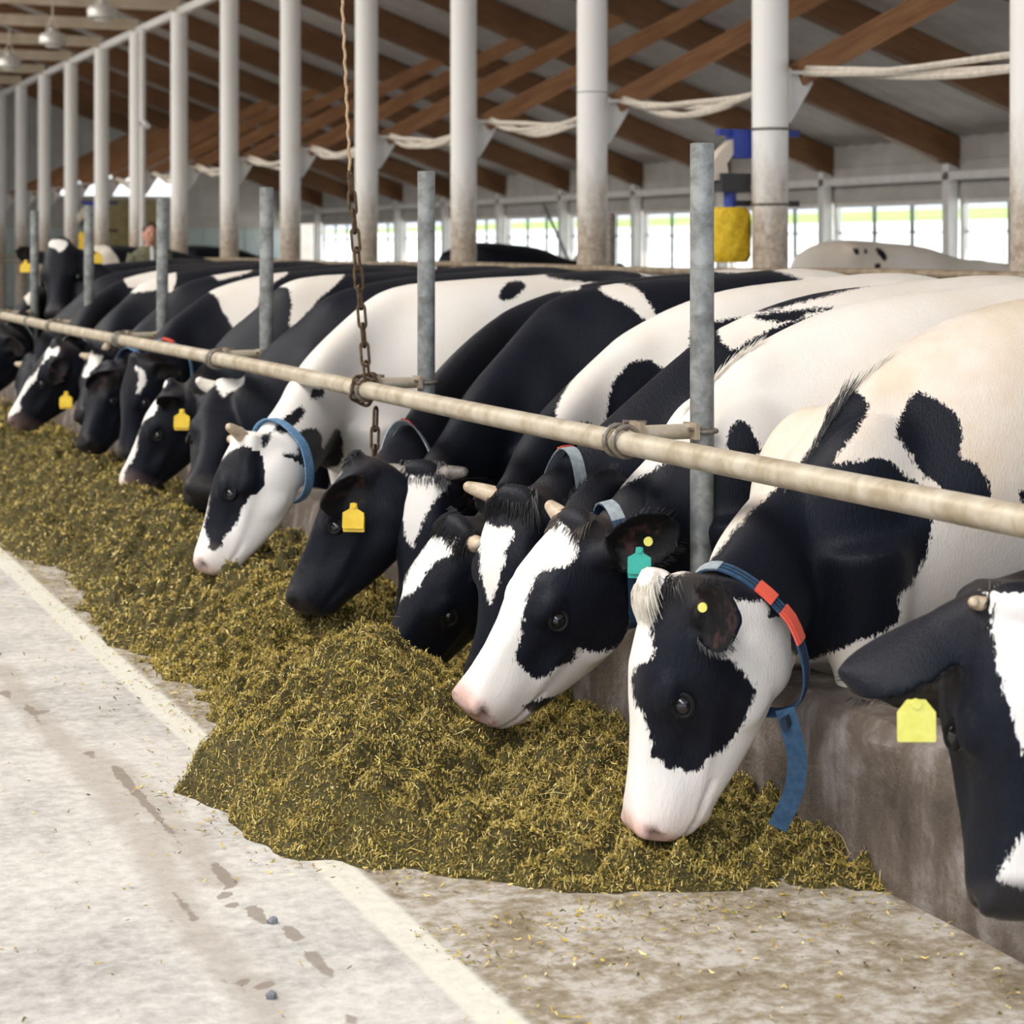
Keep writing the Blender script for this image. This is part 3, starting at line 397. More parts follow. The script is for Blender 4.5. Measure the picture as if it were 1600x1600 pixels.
 {"label": "grey-faced dark cow behind the long thin blaze", "zb": 1.39, "base": "b", "horns": [{"s": -1, "len": 0.04}], "group": "cows feeding along the curb", "W": [2.95, 15.25, 1.29], "P": [2.5003, 15.6274, 0.6723], "M": [2.3573, 15.2537, 0.3188], "D": [-0.7925, -0.6099, -0.0], "marks": []},
 {"label": "black cow with a grey collar at the picture edge beyond the thin blaze", "zb": 1.4, "base": "b", "collar": [{"k": [7.5, 7.9], "m": "strapg", "loose": 0.03}], "group": "cows feeding along the curb", "W": [3.0, 17.3, 1.27], "P": [2.3358, 16.0198, 0.8916], "M": [2.0055, 16.0479, 0.369], "D": [-0.999, -0.0451, -0.0], "marks": [{"o": [2.7948, 17.3305, 1.217], "v": [0.1592, 0.9871, -0.0161], "p": [[-0.0841, 0.0857], [0.0458, 0.1922], [0.0822, 0.005], [0.0094, -0.1816], [-0.053, -0.1012]], "c": "w", "r": "b"}]},
 {"label": "cow holding its head high and facing forward, small white star on its brow", "zb": 1.39, "bz": 0.7, "base": "b", "hs": 1.25, "group": "cows feeding along the curb", "W": [3.35, 16.5, 1.32], "P": [2.9278, 16.7059, 1.5414], "M": [2.8361, 16.3543, 1.1153], "D": [-0.4134, -0.9106, -0.0], "marks": [{"o": [2.8703, 16.4267, 1.5241], "v": [0.1721, 0.9851, 0.0014], "p": [[-0.0791, 0.0175], [-0.0369, 0.0446], [0.037, 0.0446], [0.0792, 0.023], [0.0581, -0.0257], [0.0053, -0.0581], [-0.0053, -0.0311], [-0.058, -0.0149]], "c": "w", "r": "h"}], "earL": [[0.2011, -0.0289, -0.0369], [-0.3051, -0.7396, -0.5], 0.768, 1.0], "earR": [[-0.2485, 0.1025, 0.04], [-0.3051, -0.7396, -0.5], 1.011, 1.0], "tags": [{"n": [-0.3813, -0.9244, 0.1], "s": 1.5, "p": [2.6628, 16.707, 1.356]},
 {"n": [-0.1964, -1.0007, 0.1], "s": 1.5, "p": [3.2032, 16.5274, 1.4278]}]},
 {"label": "pale cow with small dark spots standing far off before the bright windows", "zb": 1.56, "yaw": 180, "base": "w", "stain": 0.45, "group": "cows in the far stalls", "vox": 0.026, "eyes": False, "hs": 1, "W": [9.7, 14.0, 1.44], "P": [10.4, 14.0, 1.4], "M": [10.85, 14.0, 1.05], "D": [0.5, 0.0, 0.85], "marks": [{"o": [8.9053, 14.2737, 1.4754], "v": [0.5293, 0.8484, -0.0015], "p": [[-0.0256, 0.0246], [0.0204, 0.0246], [0.0204, -0.0272], [-0.0153, -0.022]], "c": "b", "r": "b"},
 {"o": [9.0951, 14.1954, 1.4502], "v": [0.5395, 0.842, -0.003], "p": [[-0.049, 0.0498], [0.002, 0.0394], [0.0428, -0.0228], [0.0224, -0.0539], [-0.0184, -0.0125]], "c": "b", "r": "b"},
 {"o": [9.0646, 14.208, 1.3548], "v": [0.5378, 0.843, -0.0086], "p": [[-0.0268, 0.0207], [0.0242, 0.026], [0.0242, -0.0259], [-0.0217, -0.0208]], "c": "b", "r": "b"},
 {"o": [8.9736, 14.2456, 1.4754], "v": [0.533, 0.8461, -0.0015], "p": [[-0.0115, 0.0143], [0.0089, 0.0194], [0.014, -0.0168], [-0.0115, -0.0169]], "c": "b", "r": "b"}]},
 {"label": "black cow far off seen between two columns against the windows", "zb": 1.56, "yaw": 180, "base": "b", "group": "cows in the far stalls", "vox": 0.026, "eyes": False, "hs": 1, "W": [9.5, 21.4, 1.4], "P": [10.2, 21.4, 1.3], "M": [10.6, 21.4, 0.95], "D": [0.5, 0.0, 0.85], "marks": []},
 {"label": "black far cow near the person in the olive jacket", "zb": 1.53, "yaw": 180, "base": "b", "group": "cows in the far stalls", "vox": 0.026, "eyes": False, "hs": 1, "blobs": [[-1.35, 1.2, -0.1, 0.42, "w"]], "W": [5.7, 23.3, 1.42], "P": [6.2, 23.3, 1.3], "M": [6.5, 23.3, 0.85], "D": [0.5, 0.0, 0.85], "marks": []},
 {"label": "white-backed far cow between the raised head and the person", "zb": 1.52, "yaw": 180, "base": "w", "stain": 0.1, "group": "cows in the far stalls", "vox": 0.026, "eyes": False, "hs": 1, "W": [6.3, 26.6, 1.42], "P": [6.8, 26.6, 1.2], "M": [7.0, 26.6, 0.8], "D": [0.5, 0.0, 0.85], "marks": []},
 {"label": "dark far cow beyond the person, next to the end wall columns", "zb": 1.54, "yaw": 180, "base": "b", "group": "cows in the far stalls", "vox": 0.026, "eyes": False, "hs": 1, "W": [8.9, 32.4, 1.4], "P": [9.6, 32.4, 1.3], "M": [10.0, 32.4, 0.9], "D": [0.5, 0.0, 0.85], "marks": []}], "drips": [[[[1.1629, 6.1179], [1.1989, 5.784], [1.2038, 5.3573], [1.2071, 5.0141], [1.2277, 4.8082], [1.2239, 4.7031], [1.1921, 4.639]], 0.008], [[[1.1713, 4.5875], [1.2294, 4.5242], [1.2463, 4.3982], [1.2682, 4.298]], 0.011], [[[1.2617, 4.2041], [1.2606, 4.1078], [1.2513, 4.0107], [1.2482, 3.9154], [1.2356, 3.7744]], 0.008], [[[1.058, 7.0669], [1.0815, 6.7855], [1.1307, 6.6856]], 0.01], [[[1.0815, 6.7855], [1.0738, 6.4894]], 0.01], [[[1.0476, 4.1027], [1.1425, 4.032]], 0.01], [[[1.0768, 4.7121], [1.0809, 4.4898]], 0.01]], "streaks": [[[[1.1059, 7.5075], [1.0864, 6.9484], [1.0972, 6.4521], [1.1169, 5.9734], [1.129, 5.4888], [1.1114, 5.0536], [1.0973, 4.7816], [1.0809, 4.4898], [1.0821, 4.2654], [1.0954, 4.0554], [1.0755, 3.8405]], 0.045], [[[1.1629, 6.1179], [1.1989, 5.784], [1.2038, 5.3573], [1.2071, 5.0141], [1.2223, 4.7565]], 0.05]], "edge": [[3.9, 2.62], [4.0, 2.6], [4.128, 2.492], [4.195, 2.293], [4.272, 2.083], [4.42, 1.823], [4.6, 1.602], [4.828, 1.449], [5.247, 1.314], [5.577, 1.253], [5.76, 1.443], [5.965, 1.533], [6.46, 1.534], [7.213, 1.529], [8.055, 1.556], [9.682, 1.602], [10.262, 1.512], [27, 1.55]], "chain": [[2.3553, 7.4119, 2.585], [2.3889, 7.3981, 1.7809], [2.4471, 7.374, 1.0156], [2.4784, 7.3611, 0.8897], [2.4583, 7.3694, 0.1098]], "pebbles": [[1.2434, 4.4088], [1.1169, 3.9696]], "person": [4.9, 22.3, 0.03]}

# ------------------------------------------------------------------ the barn
BAY = 3.01; COLX = 7.2
COLY = [9.665 + BAY * k for k in range(14)]
WALLX = 15.0; ENDY = 52.0; RIDGE = -1.6
def rafter_z(x): return 2.55 + .36 * (14.88 - x)

def slab(name, x0, x1, y0, y1, z0, z1, m):
    return struct(MB().box((x0, y0, z0), (x1, y1, z1)).build(name, m, None, (0, 0, 0), False))
def build_floor():
    xs = np.concatenate([[-14, -9, -5], np.arange(-2.2, 2.62, .035), [2.66]]); ys = np.concatenate([[-4, -1, 1.5], np.arange(2.4, 11.5, .035), np.arange(12, ENDY + 4, 4)])
    XX, YY = np.meshgrid(xs, ys); n1, n2 = XX.shape; vid = np.arange(n1 * n2).reshape(n1, n2)
    q = np.stack([vid[:-1, :-1], vid[:-1, 1:], vid[1:, 1:], vid[1:, :-1]], -1).reshape(-1, 4); P = np.stack([XX, YY], -1).reshape(-1, 2)
    me = bpy.data.meshes.new('floor'); me.from_pydata(np.c_[P, np.zeros(len(P))].tolist(), [], q.tolist()); me.update()
    def field(lines):
        f = np.zeros(len(P))
        for pts, w in lines:
            for A, B in zip(pts[:-1], pts[1:]):
                A = np.array(A); e = np.array(B) - A; tt = np.clip((P - A) @ e / (e @ e), 0, 1); d = np.linalg.norm(P - A - tt[:, None] * e, axis=1); f = np.maximum(f, np.clip(1.15 - d / (2 * w), 0, 1))
        return f.astype(np.float32)
    for nm_, key in (('drip', 'drips'), ('streak', 'streaks')):
        at = me.attributes.new(nm_, 'FLOAT', 'POINT'); at.data.foreach_set('value', field(DATA[key]))
    me.materials.append(M['floor']); o = bpy.data.objects.new('floor', me); COL.objects.link(o); return struct(o)
build_floor()
slab('floor.001', 2.66, WALLX, -4, ENDY, -.2, .03, M['barnfloor'])
slab('floor.002', WALLX, 46, -150, 500, -.3, -.06, M['yard'])
slope = MB().rings([[(x, y, z) for x, z in ((46, -.3), (46, -.08), (70, .6), (105, 3.2), (150, 5.0), (150, -.3))] for y in (-150, 500)])
struct(slope.build('floor.003', M['yard'], None, (0, 0, 0), False))
struct(MB().rings([[(x, y, z) for x, z in ((150, -.3), (150, 5.0), (230, 9.2), (300, 9.5), (300, -.3))] for y in (-200, 700)]).build('floor.005', M['meadow'], None, (0, 0, 0), False))
hb = MB()
hp = [(420 + 40 * math.sin(k * .9), -150 + k * 50, 24 + 7 * math.sin(k * 1.7) + 5 * math.sin(k * .6)) for k in range(24)]
hb.rings([[(x, y, -1), (x, y, z * .8), (x + 25, y, z), (x + 70, y, -1)] for x, y, z in hp])
struct(hb.build('floor.004', M['hill']))

# rough cast feed curb between the alley and the cows
def build_curb():
    prof = [(2.63, -.02), (2.632, .12), (2.636, .26), (2.643, .345), (2.668, .378), (2.74, .384), (2.81, .376), (2.84, .34), (2.845, .03)]
    mb = MB(); rings = []
    ys = np.concatenate([np.arange(1.2, 9, .06), np.arange(9, 27, .3)])
    for y in ys:
        r = []
        for k, (x, z) in enumerate(prof):
            n = .006 * math.sin(y * 7.3 + k * 1.9) + .005 * math.sin(y * 17.1 + k * 3.1) + .004 * math.sin(y * 3.1 + k)
            e = 1.0 if 2 <= k <= 6 else .35
            r.append((x + n * e, y, z + (n * 1.1 if 3 <= k <= 6 else 0)))
        rings.append(r)
    return mb.rings(rings).build('feed_curb', M['curb'], None, (0, 0, 0))
tag(build_curb(), 'low rough concrete curb stained brown between feed alley and cows', 'curb')

# white pipe columns
ordn = ['first', 'second', 'third', 'fourth', 'fifth', 'sixth', 'seventh', 'eighth', 'ninth', 'tenth', 'eleventh', 'twelfth', 'thirteenth', 'fourteenth']
COLLAB = ['white column at the edge of the picture, beside the spotted cow looking away',
          'white column with dirty base carrying the blue cow brush',
          'white column with a seam line, next beyond the blue brush column',
          'white column standing between the seamed column and the chain rope']
TOPZ = 5.08
shaft0 = None; plate0 = None
for k, y in enumerate(COLY):
    lab = COLLAB[k] if k < 4 else f'white round barn column, {ordn[k - 1]} in line beyond the one at the picture edge'
    c = tag(empty('column', (COLX, y, .03)), lab, 'column', 'white pipe columns along the stalls')
    if shaft0 is None:
        rad = .128
        mb = MB().rings([[(rad * math.cos(2 * math.pi * j / 32), rad * math.sin(2 * math.pi * j / 32), z) for j in range(32)] for z in (0, .4, .8, 1.2, 1.6, 2.0, 3.0, TOPZ - .03)])
        shaft0 = mb.build('shaft', M['column'], c)
        pm = MB()
        pm.add([(.12, -.012, 2.40), (.16, -.012, 2.36), (.34, -.012, 2.64), (.34, -.012, 2.72), (.12, -.012, 2.72),
                (.12, .012, 2.40), (.16, .012, 2.36), (.34, .012, 2.64), (.34, .012, 2.72), (.12, .012, 2.72)],
               [(0, 1, 2, 3, 4), (9, 8, 7, 6, 5)] + [(i, i + 5, (i + 1) % 5 + 5, (i + 1) % 5) for i in range(5)])
        pm.box((.11, -.07, 2.36), (.13, .07, 2.74)); pm.box((.13, -.07, 2.70), (.38, .07, 2.725))
        plate0 = pm.build('bracket', M['white'], c, (0, 0, 0), False)
    else:
        for o in (shaft0, plate0):
            d = o.copy(); COL.objects.link(d); d.parent = c
    if k in (1,):
        for z in (2.34, 1.81):
            MB().tube([(.134 * math.cos(2 * math.pi * j / 24), .134 * math.sin(2 * math.pi * j / 24), z - .03) for j in range(24)], .009, 6, closed=True).build('strap', M['bolt'], c)
    if k == 2:
        MB().tube([(.1285 * math.cos(2 * math.pi * j / 24), .1285 * math.sin(2 * math.pi * j / 24), 2.78) for j in range(24)], .004, 5, closed=True).build('seam', M['bolt'], c)

# roof: sheets, rafters, struts, tie beams
def roof_sheet(xa, xb, off, name):
    mb = MB(); xs = np.linspace(xa, xb, 2); ys = np.arange(-4, ENDY + .5, .09)
    rows = []
    for x in xs:
        z = rafter_z(abs(x - RIDGE) + RIDGE) + off
        rows.append([(x, y, z + .012 * math.sin(y / .18 * 2 * math.pi / 2)) for y in ys])
    n = len(ys); vs = rows[0] + rows[1]; fs = [(i, i + 1, n + i + 1, n + i) for i in range(n - 1)]
    mb.add(vs, fs); up = [(x, y, z + .05) for x, y, z in vs]; mb.add(up, [f[::-1] for f in fs])
    return struct(mb.build(name, M['roof'], None, (0, 0, 0)))
ceil_r = roof_sheet(15.7, RIDGE + 1.1, .40, 'ceiling')
ceil_l = roof_sheet(RIDGE - 1.1, RIDGE - 16.9, .40, 'ceiling.001')
def beam(p, q, w, h, name, m, parent, up=(0, 0, 1)):
    p = np.array(p, float); q = np.array(q, float); d = unit(q - p); s = unit(np.cross(d, up)); u = np.cross(s, d)
    c = (p + q) / 2
    me = MB().obox((0, 0, 0), np.array((1, 0, 0)) * np.linalg.norm(q - p) / 2, np.array((0, 1, 0)) * w / 2, np.array((0, 0, 1)) * h / 2).mesh(name, smooth=False)
    me.materials.append(m); o = bpy.data.objects.new(name, me); COL.objects.link(o)
    o.matrix_world = Matrix(((d[0], s[0] * -1, u[0], c[0]), (d[1], -s[1], u[1], c[1]), (d[2], -s[2], u[2], c[2]), (0, 0, 0, 1)))
    if parent: o.parent = parent
    return o
r0 = s0 = t0 = l0 = None
for k in range(-3, 14):
    y = COLY[0] + BAY * k
    if r0 is None:
        r0 = beam((15.5, y, rafter_z(15.5) + .19), (RIDGE, y, rafter_z(RIDGE) + .19), .16, .36, 'rafter', M['rafterwood'], ceil_r)
        l0 = beam((RIDGE, y, rafter_z(RIDGE) + .19), (RIDGE - 16.6, y, rafter_z(15.0) + .19), .16, .36, 'rafter', M['rafterwood'], ceil_l)
        s0 = beam((COLX + .22, y, 2.73), (10.35, y, rafter_z(10.35) + .06), .11, .165, 'strut', M['wood'], ceil_r)
        t0 = beam((COLX, y, TOPZ + .12), (-10.4, y, TOPZ + .12), .10, .18, 'tie_beam', M['tie'], ceil_r)
    else:
        for o in (r0, l0, s0, t0):
            d = o.copy(); COL.objects.link(d); d.parent = o.parent; d.location.y += BAY * (k + 3)
# beam the columns carry
struct(beam((COLX, -2, TOPZ + .01), (COLX, ENDY, TOPZ + .01), .10, .12, 'trim_1', M['white'], None))
MB().box((RIDGE - .2, -4, rafter_z(RIDGE) + .2), (RIDGE + .2, ENDY, rafter_z(RIDGE) + .5)).build('ridge_beam', M['wood'], ceil_r, (0, 0, 0), False)

# wall on the cows' far side: sill, lintel band of boards, posts, windows
wr = struct(MB().box((WALLX, -4, -.1), (WALLX + .15, ENDY, 1.02)).build('wall_right', M['wall'], None, (0, 0, 0), False))
for z0, z1, dx in ((2.12, 2.26, 0), (2.262, 2.40, .012), (2.402, 2.62, .0), (2.625, 2.92, .012)):
    MB().box((WALLX + dx, -4, z0), (WALLX + .12, ENDY, z1)).build('panel', M['wall'], wr, (0, 0, 0), False)
struct(MB().box((WALLX - .16, -4, 2.36), (WALLX - .02, ENDY, 2.46)).build('trim_2', M['white'], None, (0, 0, 0), False))
mglass = bpy.data.materials.new('pane_glass'); mglass.use_nodes = True
gn = mglass.node_tree.nodes; gl = mglass.node_tree.links; gn.clear()
go = gn.new('ShaderNodeOutputMaterial'); gm = gn.new('ShaderNodeMixShader'); gt = gn.new('ShaderNodeBsdfTransparent'); gg = gn.new('ShaderNodeBsdfGlossy')
gg.inputs['Roughness'].default_value = .02; gt.inputs[0].default_value = (.96, .98, .98, 1)
gm.inputs[0].default_value = .05; gl.new(gt.outputs[0], gm.inputs[1]); gl.new(gg.outputs[0], gm.inputs[2]); gl.new(gm.outputs[0], go.inputs[0])
win0 = None; post0 = None
for k in range(-2, 14):
    y = COLY[0] + BAY * k
    if post0 is None:
        post0 = MB().box((-.07, -.07, 1.0), (.07, .07, 2.58)).build('post', M['white'], wr, (0, 0, 0), False); post0.location = (WALLX - .09, y, 0)
        b = MB().tube([(0, 0, 2.05), (0, .62, 1.12), (0, 1.1, 1.9)], .03, 6)
    else:
        d = post0.copy(); COL.objects.link(d); d.parent = wr; d.location = (WALLX - .09, y, 0)
    if k < 1 or k > 12: continue
    nm = f'window_{k}'
    closed = (k == 2)
    if win0 is None or closed:
        w = empty(nm, (WALLX + .05, y, 0)); w['kind'] = 'structure'
        f = MB()
        for a, b_ in (((-.04, .07, 1.02), (.04, .15, 2.12)), ((-.04, BAY - .15, 1.02), (.04, BAY - .07, 2.12)), ((-.04, .07, 1.02), (.04, BAY - .07, 1.08)), ((-.04, .07, 2.06), (.04, BAY - .07, 2.12))): f.box(a, b_)
        f.build('frame', M['railbrown'] if closed else M['white'], w, (0, 0, 0), False)
        n = 3
        for j in range(n):
            ya = .15 + (BAY - .30) * j / n; yb = .15 + (BAY - .30) * (j + 1) / n
            if j: MB().box((-.02, ya - .025, 1.08), (.02, ya + .025, 2.06)).build('mullion', M['galv'], w, (0, 0, 0), False)
            for za, zb in ((1.08, 1.70), (1.72, 2.06)):
                if closed and j == 0:
                    MB().box((-.03, ya + .026, za), (.03, yb - .026, zb)).build('panel', M['wall'], w, (0, 0, 0), False)
                else:
                    MB().box((-.004, ya + .026, za), (.004, yb - .026, zb)).build('pane', mglass, w, (0, 0, 0), False)
        MB().box((-.02, .15, 1.70), (.02, BAY - .15, 1.72)).build('glazing_bar', M['galv'], w, (0, 0, 0), False)
        if not closed and win0 is None: win0 = w
    else:
        w = copy_tree(win0); w.name = nm; w.location = (WALLX + .05, y, 0)
# one braced bay
br = tag(MB().tube([(14.6, 33.9, 2.30), (14.6, 32.7, 1.2)], .03, 8).tube([(14.6, 31.5, 1.9), (14.6, 32.7, 1.2)], .03, 8).build('wall_brace', M['galv'], None, (14.6, 32.7, 1.2)), 'grey V-shaped steel brace in front of the bright side windows', 'brace')

# end wall with upper lights and the ochre door
we = struct(MB().box((-18, ENDY, -.1), (16, ENDY + .2, 8.9)).build('wall_end', M['wall'], None, (0, 0, 0), False))
for x0 in np.arange(6.2, 15, 1.1):
    MB().box((x0 + .01, ENDY - .03, 0), (x0 + 1.09, ENDY, 2.0)).build('panel', M['wallblue'], we, (0, 0, 0), False)
w = empty('window_20', (0, ENDY - .05, 0)); w['kind'] = 'structure'
mlit = bpy.data.materials.new('daylit_translucent_sheet'); mlit.use_nodes = True
mb_ = mlit.node_tree.nodes['Principled BSDF']; mb_.inputs['Base Color'].default_value = (.9, .93, .95, 1)
mb_.inputs['Emission Color'].default_value = (.92, .97, 1.0, 1); mb_.inputs['Emission Strength'].default_value = 1.6
for x0, x1 in ((9.15, 10.0), (10.1, 11.0), (11.1, 12.05)):
    MB().box((x0, -.02, 2.84), (x1, .02, 3.36)).build('pane', mlit, w, (0, 0, 0), False)
MB().box((9.05, -.03, 2.76), (12.15, .03, 2.83)).box((9.05, -.03, 3.37), (12.15, .03, 3.44)).build('frame', M['white'], w, (0, 0, 0), False)
d = empty('door_1', (0, ENDY - .06, 0)); d['kind'] = 'structure'
for k in range(4): MB().box((9.9 + k * .46, -.03, .05), (10.34 + k * .46, .03, 2.66)).build('board', M['door'], d, (0, 0, 0), False)
MB().box((9.8, -.05, 2.67), (11.84, .05, 2.74)).build('frame', M['door'], d, (0, 0, 0), False)
# open wall behind the alley, half height
struct(MB().box((-14.2, -4, -.1), (-14, ENDY, 1.0)).build('wall_left', M['wall'], None, (0, 0, 0), False))

# stall rails beside the columns
for z, x, lab in ((1.34, 6.86, 'upper brown pipe rail running beside the white columns'), (1.22, 6.70, 'lower brown pipe rail running beside the white columns')):
    tag(MB().tube([(x, 8.2 + j * 2.6, z + .012 * math.sin(j * 2.1)) for j in range(16)], .03, 10).build('stall_rail', M['railbrown'], None, (x, 9, 0)), lab, 'rail', 'stall rails')
for y, lab in ((14.9, 'thin dark stall post standing before the bright windows'), (12.66, 'dark stall post hidden behind the brush column')):
    tag(MB().tube([(7.0, y, .03), (7.0, y, 1.78)], .035, 10).build('stall_post', M['bolt'], None, (7.0, y, .03)), lab, 'post')
    break

# cables sagging from bracket to bracket
cb = tag(empty('cable_bundle', (COLX + .3, COLY[0], 2.75)), 'pale cable bundle sagging from column to column under the struts', 'cable')
for k in range(0, 9):
    ya, yb = COLY[k] - BAY * 0, COLY[k] + BAY
    if k == 0: ya -= BAY
    mb = MB()
    for q in range(4):
        pts = []
        for j in range(13):
            t = j / 12; sg = -.16 * 4 * t * (1 - t) * (1 + .25 * math.sin(q * 2.3 + k))
            pts.append((COLX + .27 + .03 * math.sin(q * 2 + j * .8), ya + (yb - ya) * t, 2.76 + sg + .022 * math.sin(q * 1.7 + j * .7)))
        mb.tube(pts, .023, 6)
    mb.build('cable_span', M['cable'], cb, (COLX + .3, COLY[0], 2.75))

# cow brushes on columns
def cow_brush(x, y, lab):
    t = tag(empty('cow_brush', (x, y, 1.4)), lab, 'brush')
    r1 = []
    o = np.array((x, y, 0))
    for i, z in enumerate(np.linspace(1.40, 1.79, 9)):
        n = 40; r1.append([o + np.array(((.135 + .018 * ((j * 7 + i * 3) % 5) / 4 - (.03 if i in (0, 8) else 0)) * math.cos(2 * math.pi * j / n), (.135 + .018 * ((j * 7 + i * 3) % 5) / 4 - (.03 if i in (0, 8) else 0)) * math.sin(2 * math.pi * j / n), z)) for j in range(n)])
    MB().rings(r1).build('bristles', M['bristle'], t, (x, y, 1.4))
    MB().tube([(x, y, 1.79), (x, y, 1.98)], .045, 12).build('shaft', M['bluepaint'], t, (x, y, 1.4))
    MB().box((x - .11, y - .09, 1.90), (x + .12, y + .09, 2.03)).build('motor', M['dark'], t, (x, y, 1.4))
    arm = [(x - .10, y, 1.98), (x - .12, y, 2.10), (x - .04, y, 2.20), (x + .06, y, 2.28)]
    MB().rings([[np.array(p) + np.array((a, b, 0)) for a, b in ((-.05, -.05), (.07, -.05), (.07, .05), (-.05, .05))] for p in arm]).build('arm', M['cream'], t, (x, y, 1.4))
    MB().box((x + .0, y - .07, 2.14), (x + .17, y + .07, 2.34)).build('mount_plate', M['bluepaint'], t, (x, y, 1.4), False)
    MB().box((x - .10, y - .03, 2.30), (x + .55, y + .03, 2.345)).build('bar', M['bluepaint'], t, (x, y, 1.4), False)
    MB().box((x + .0, y - .03, 1.80), (x + .55, y + .03, 1.84)).build('lower_bar', M['dark'], t, (x, y, 1.4), False)
    return t
cow_brush(6.98, 12.86, 'yellow cow brush with blue bar on the dirty column')
cow_brush(6.98, COLY[9] + .2, 'distant yellow cow brush with dark bar behind the cow facing forward')

# lamps
def pendant(x, y, z, lab):
    t = tag(empty('pendant_lamp', (x, y, z)), lab, 'lamp', 'pendant lamps over the alley side')
    MB().rings([[(x + r * math.cos(2 * math.pi * j / 20), y + r * math.sin(2 * math.pi * j / 20), z + dz) for j in range(20)] for r, dz in ((.12, -.10), (.19, -.08), (.20, .02), (.17, .07), (.07, .10), (.05, .16))]).build('housing', M['lamp'], t, (x, y, z))
    MB().sphere((x, y, z - .09), (.12, .12, .05), 14, 6).build('lens', M['lampglass'], t, (x, y, z))
    top = 5.12
    MB().tube([(x - .10, y, z + .10), (x, y, z + .34), (x, y, top)], .010, 6).tube([(x + .10, y, z + .10), (x, y, z + .34)], .010, 6).build('cord', M['cable'], t, (x, y, z))
for i, (y, lab) in enumerate(((26.5, 'white pendant lamp highest in the corner, hung over the tie beams'), (30.2, 'white pendant lamp second in the hanging row'), (34.3, 'white pendant lamp lowest of the hanging row, at the picture edge'))):
    pendant(5.2, y, 4.56, lab)
def rafter_lamp(x, y, lab):
    z = rafter_z(x) - .12
    t = tag(empty('rafter_lamp', (x, y, z)), lab, 'lamp', 'small lamps under the rafters')
    MB().rings([[(x + r * math.cos(2 * math.pi * j / 16), y + r * math.sin(2 * math.pi * j / 16), z + dz) for j in range(16)] for r, dz in ((.13, -.10), (.11, -.02), (.06, .06), (.05, .14))]).build('housing', M['lamp'], t, (x, y, z))
    MB().sphere((x, y, z - .11), (.10, .10, .07), 12, 6).build('bulb', M['lampglass'], t, (x, y, z))
    MB().tube([(x, y, z + .12), (x + .25, y, z + .18), (x + 1.2, y, rafter_z(x + 1.2) + .02)], .02, 6).build('conduit', M['lamp'], t, (x, y, z))
rafter_lamp(10.6, COLY[2], 'small round lamp under a rafter between the seamed and the brush column')
rafter_lamp(10.6, COLY[3], 'small round lamp under a rafter, one bay beyond the seamed column')
# downpipe near the far columns
dp = tag(MB().tube([(7.0, 32.4, 5.0), (7.0, 32.4, 3.55), (6.99, 32.0, 3.42)], .05, 8).tube([(7.0, 32.4, 3.45), (7.0, 32.4, 1.8), (7.0, 32.5, .03)], .045, 8).build('downpipe', M['white'], None, (7, 32.4, .03)), 'thin white drop pipe with an elbow between two far columns', 'pipe')

# ------------------------------------------------------------------ feed rail, posts, chain
RX, RZ, RR = 2.45, .965, .0335
rail = tag(MB().tube([(RX, y, RZ + .004 * math.sin(y * .8)) for y in np.arange(1.2, 27, .4)], RR, 20).build('feed_rail', M['rustgalv'], None, (RX, 3, RZ)), 'long pale weathered pipe rail across the necks of the feeding cows', 'rail')
for y in (11.9, 15.2): MB().tube([(RX, y - .04, RZ), (RX, y + .04, RZ)], RR + .006, 16).build('coupling', M['bolt'], rail, (RX, 3, RZ))
POSTY = [5.139 + 2.272 * k for k in range(8)]
PLAB = ['tall grey steel post standing before the cow with the white crest', 'tall grey steel post beside the hanging chain', 'grey steel post before the cow with the white shoulder wedge',
        'grey steel post, next beyond the one at the white shoulder wedge', 'grey steel post beside the cow with raised head, on its chain side', 'grey steel post beside the raised head, on the far side', 'grey steel post beyond the cow with raised head', 'last grey steel post of the row']
def u_bolt(c, axis, r, n=18, wire=.006, gap=.0):
    a = unit(axis); u = unit(np.cross(a, (0, 0, 1) if abs(a[2]) < .9 else (0, 1, 0))); v = np.cross(a, u)
    return [np.array(c) + r * (math.cos(t) * u + math.sin(t) * v) for t in np.linspace(0, 2 * math.pi, n, endpoint=False)]
post_proto = None
for k, y in enumerate(POSTY[:7]):
    o = np.array((2.70, y, .36))
    if post_proto is None:
        t = tag(empty('rail_post', o), PLAB[k], 'post', 'steel posts along the feed curb')
        n = 24; rings = [[(2.70 + r * math.cos(2 * math.pi * j / n), y + r * math.sin(2 * math.pi * j / n), z) for j in range(n)] for r, z in ((.034, .34), (.034, 1.10), (.034, 1.795), (.030, 1.797), (.029, 1.70))]
        MB().rings(rings).build('pipe', M['galv'], t, o)
        MB().tube([(2.665, y, RZ + .02), (RX + .03, y, RZ + .02)], .022, 14).build('stub', M['rustgalv'], t, o)
        for dy in (-.028, .028):
            MB().tube(u_bolt((RX, y + dy, RZ), (0, 1, 0), RR + .009), .0075, 8, closed=True).build('rail_clamp', M['bolt'], t, o)
        MB().tube(u_bolt((2.70, y, RZ + .02), (0, 0, 1), .041), .007, 8, closed=True).build('post_clamp', M['bolt'], t, o)
        MB().box((RX + .035, y - .045, RZ + .005), (RX + .05, y + .045, RZ + .052)).build('clamp_plate', M['railbrown'], t, o, False)
        MB().box((2.655, y - .05, RZ + .0), (2.668, y + .03, RZ + .045)).build('clamp_plate', M['railbrown'], t, o, False)
        MB().tube([(2.64, y - .034, RZ + .028), (2.70, y - .034, RZ + .028)], .007, 6).build('bolt', M['bolt'], t, o)
        MB().tube([(RX + .02, y + .034, RZ + .05), (RX + .09, y + .034, RZ + .045)], .007, 6).build('bolt', M['bolt'], t, o)
        post_proto = t
    else:
        t = copy_tree(post_proto); t.location = o; t['label'] = PLAB[k]

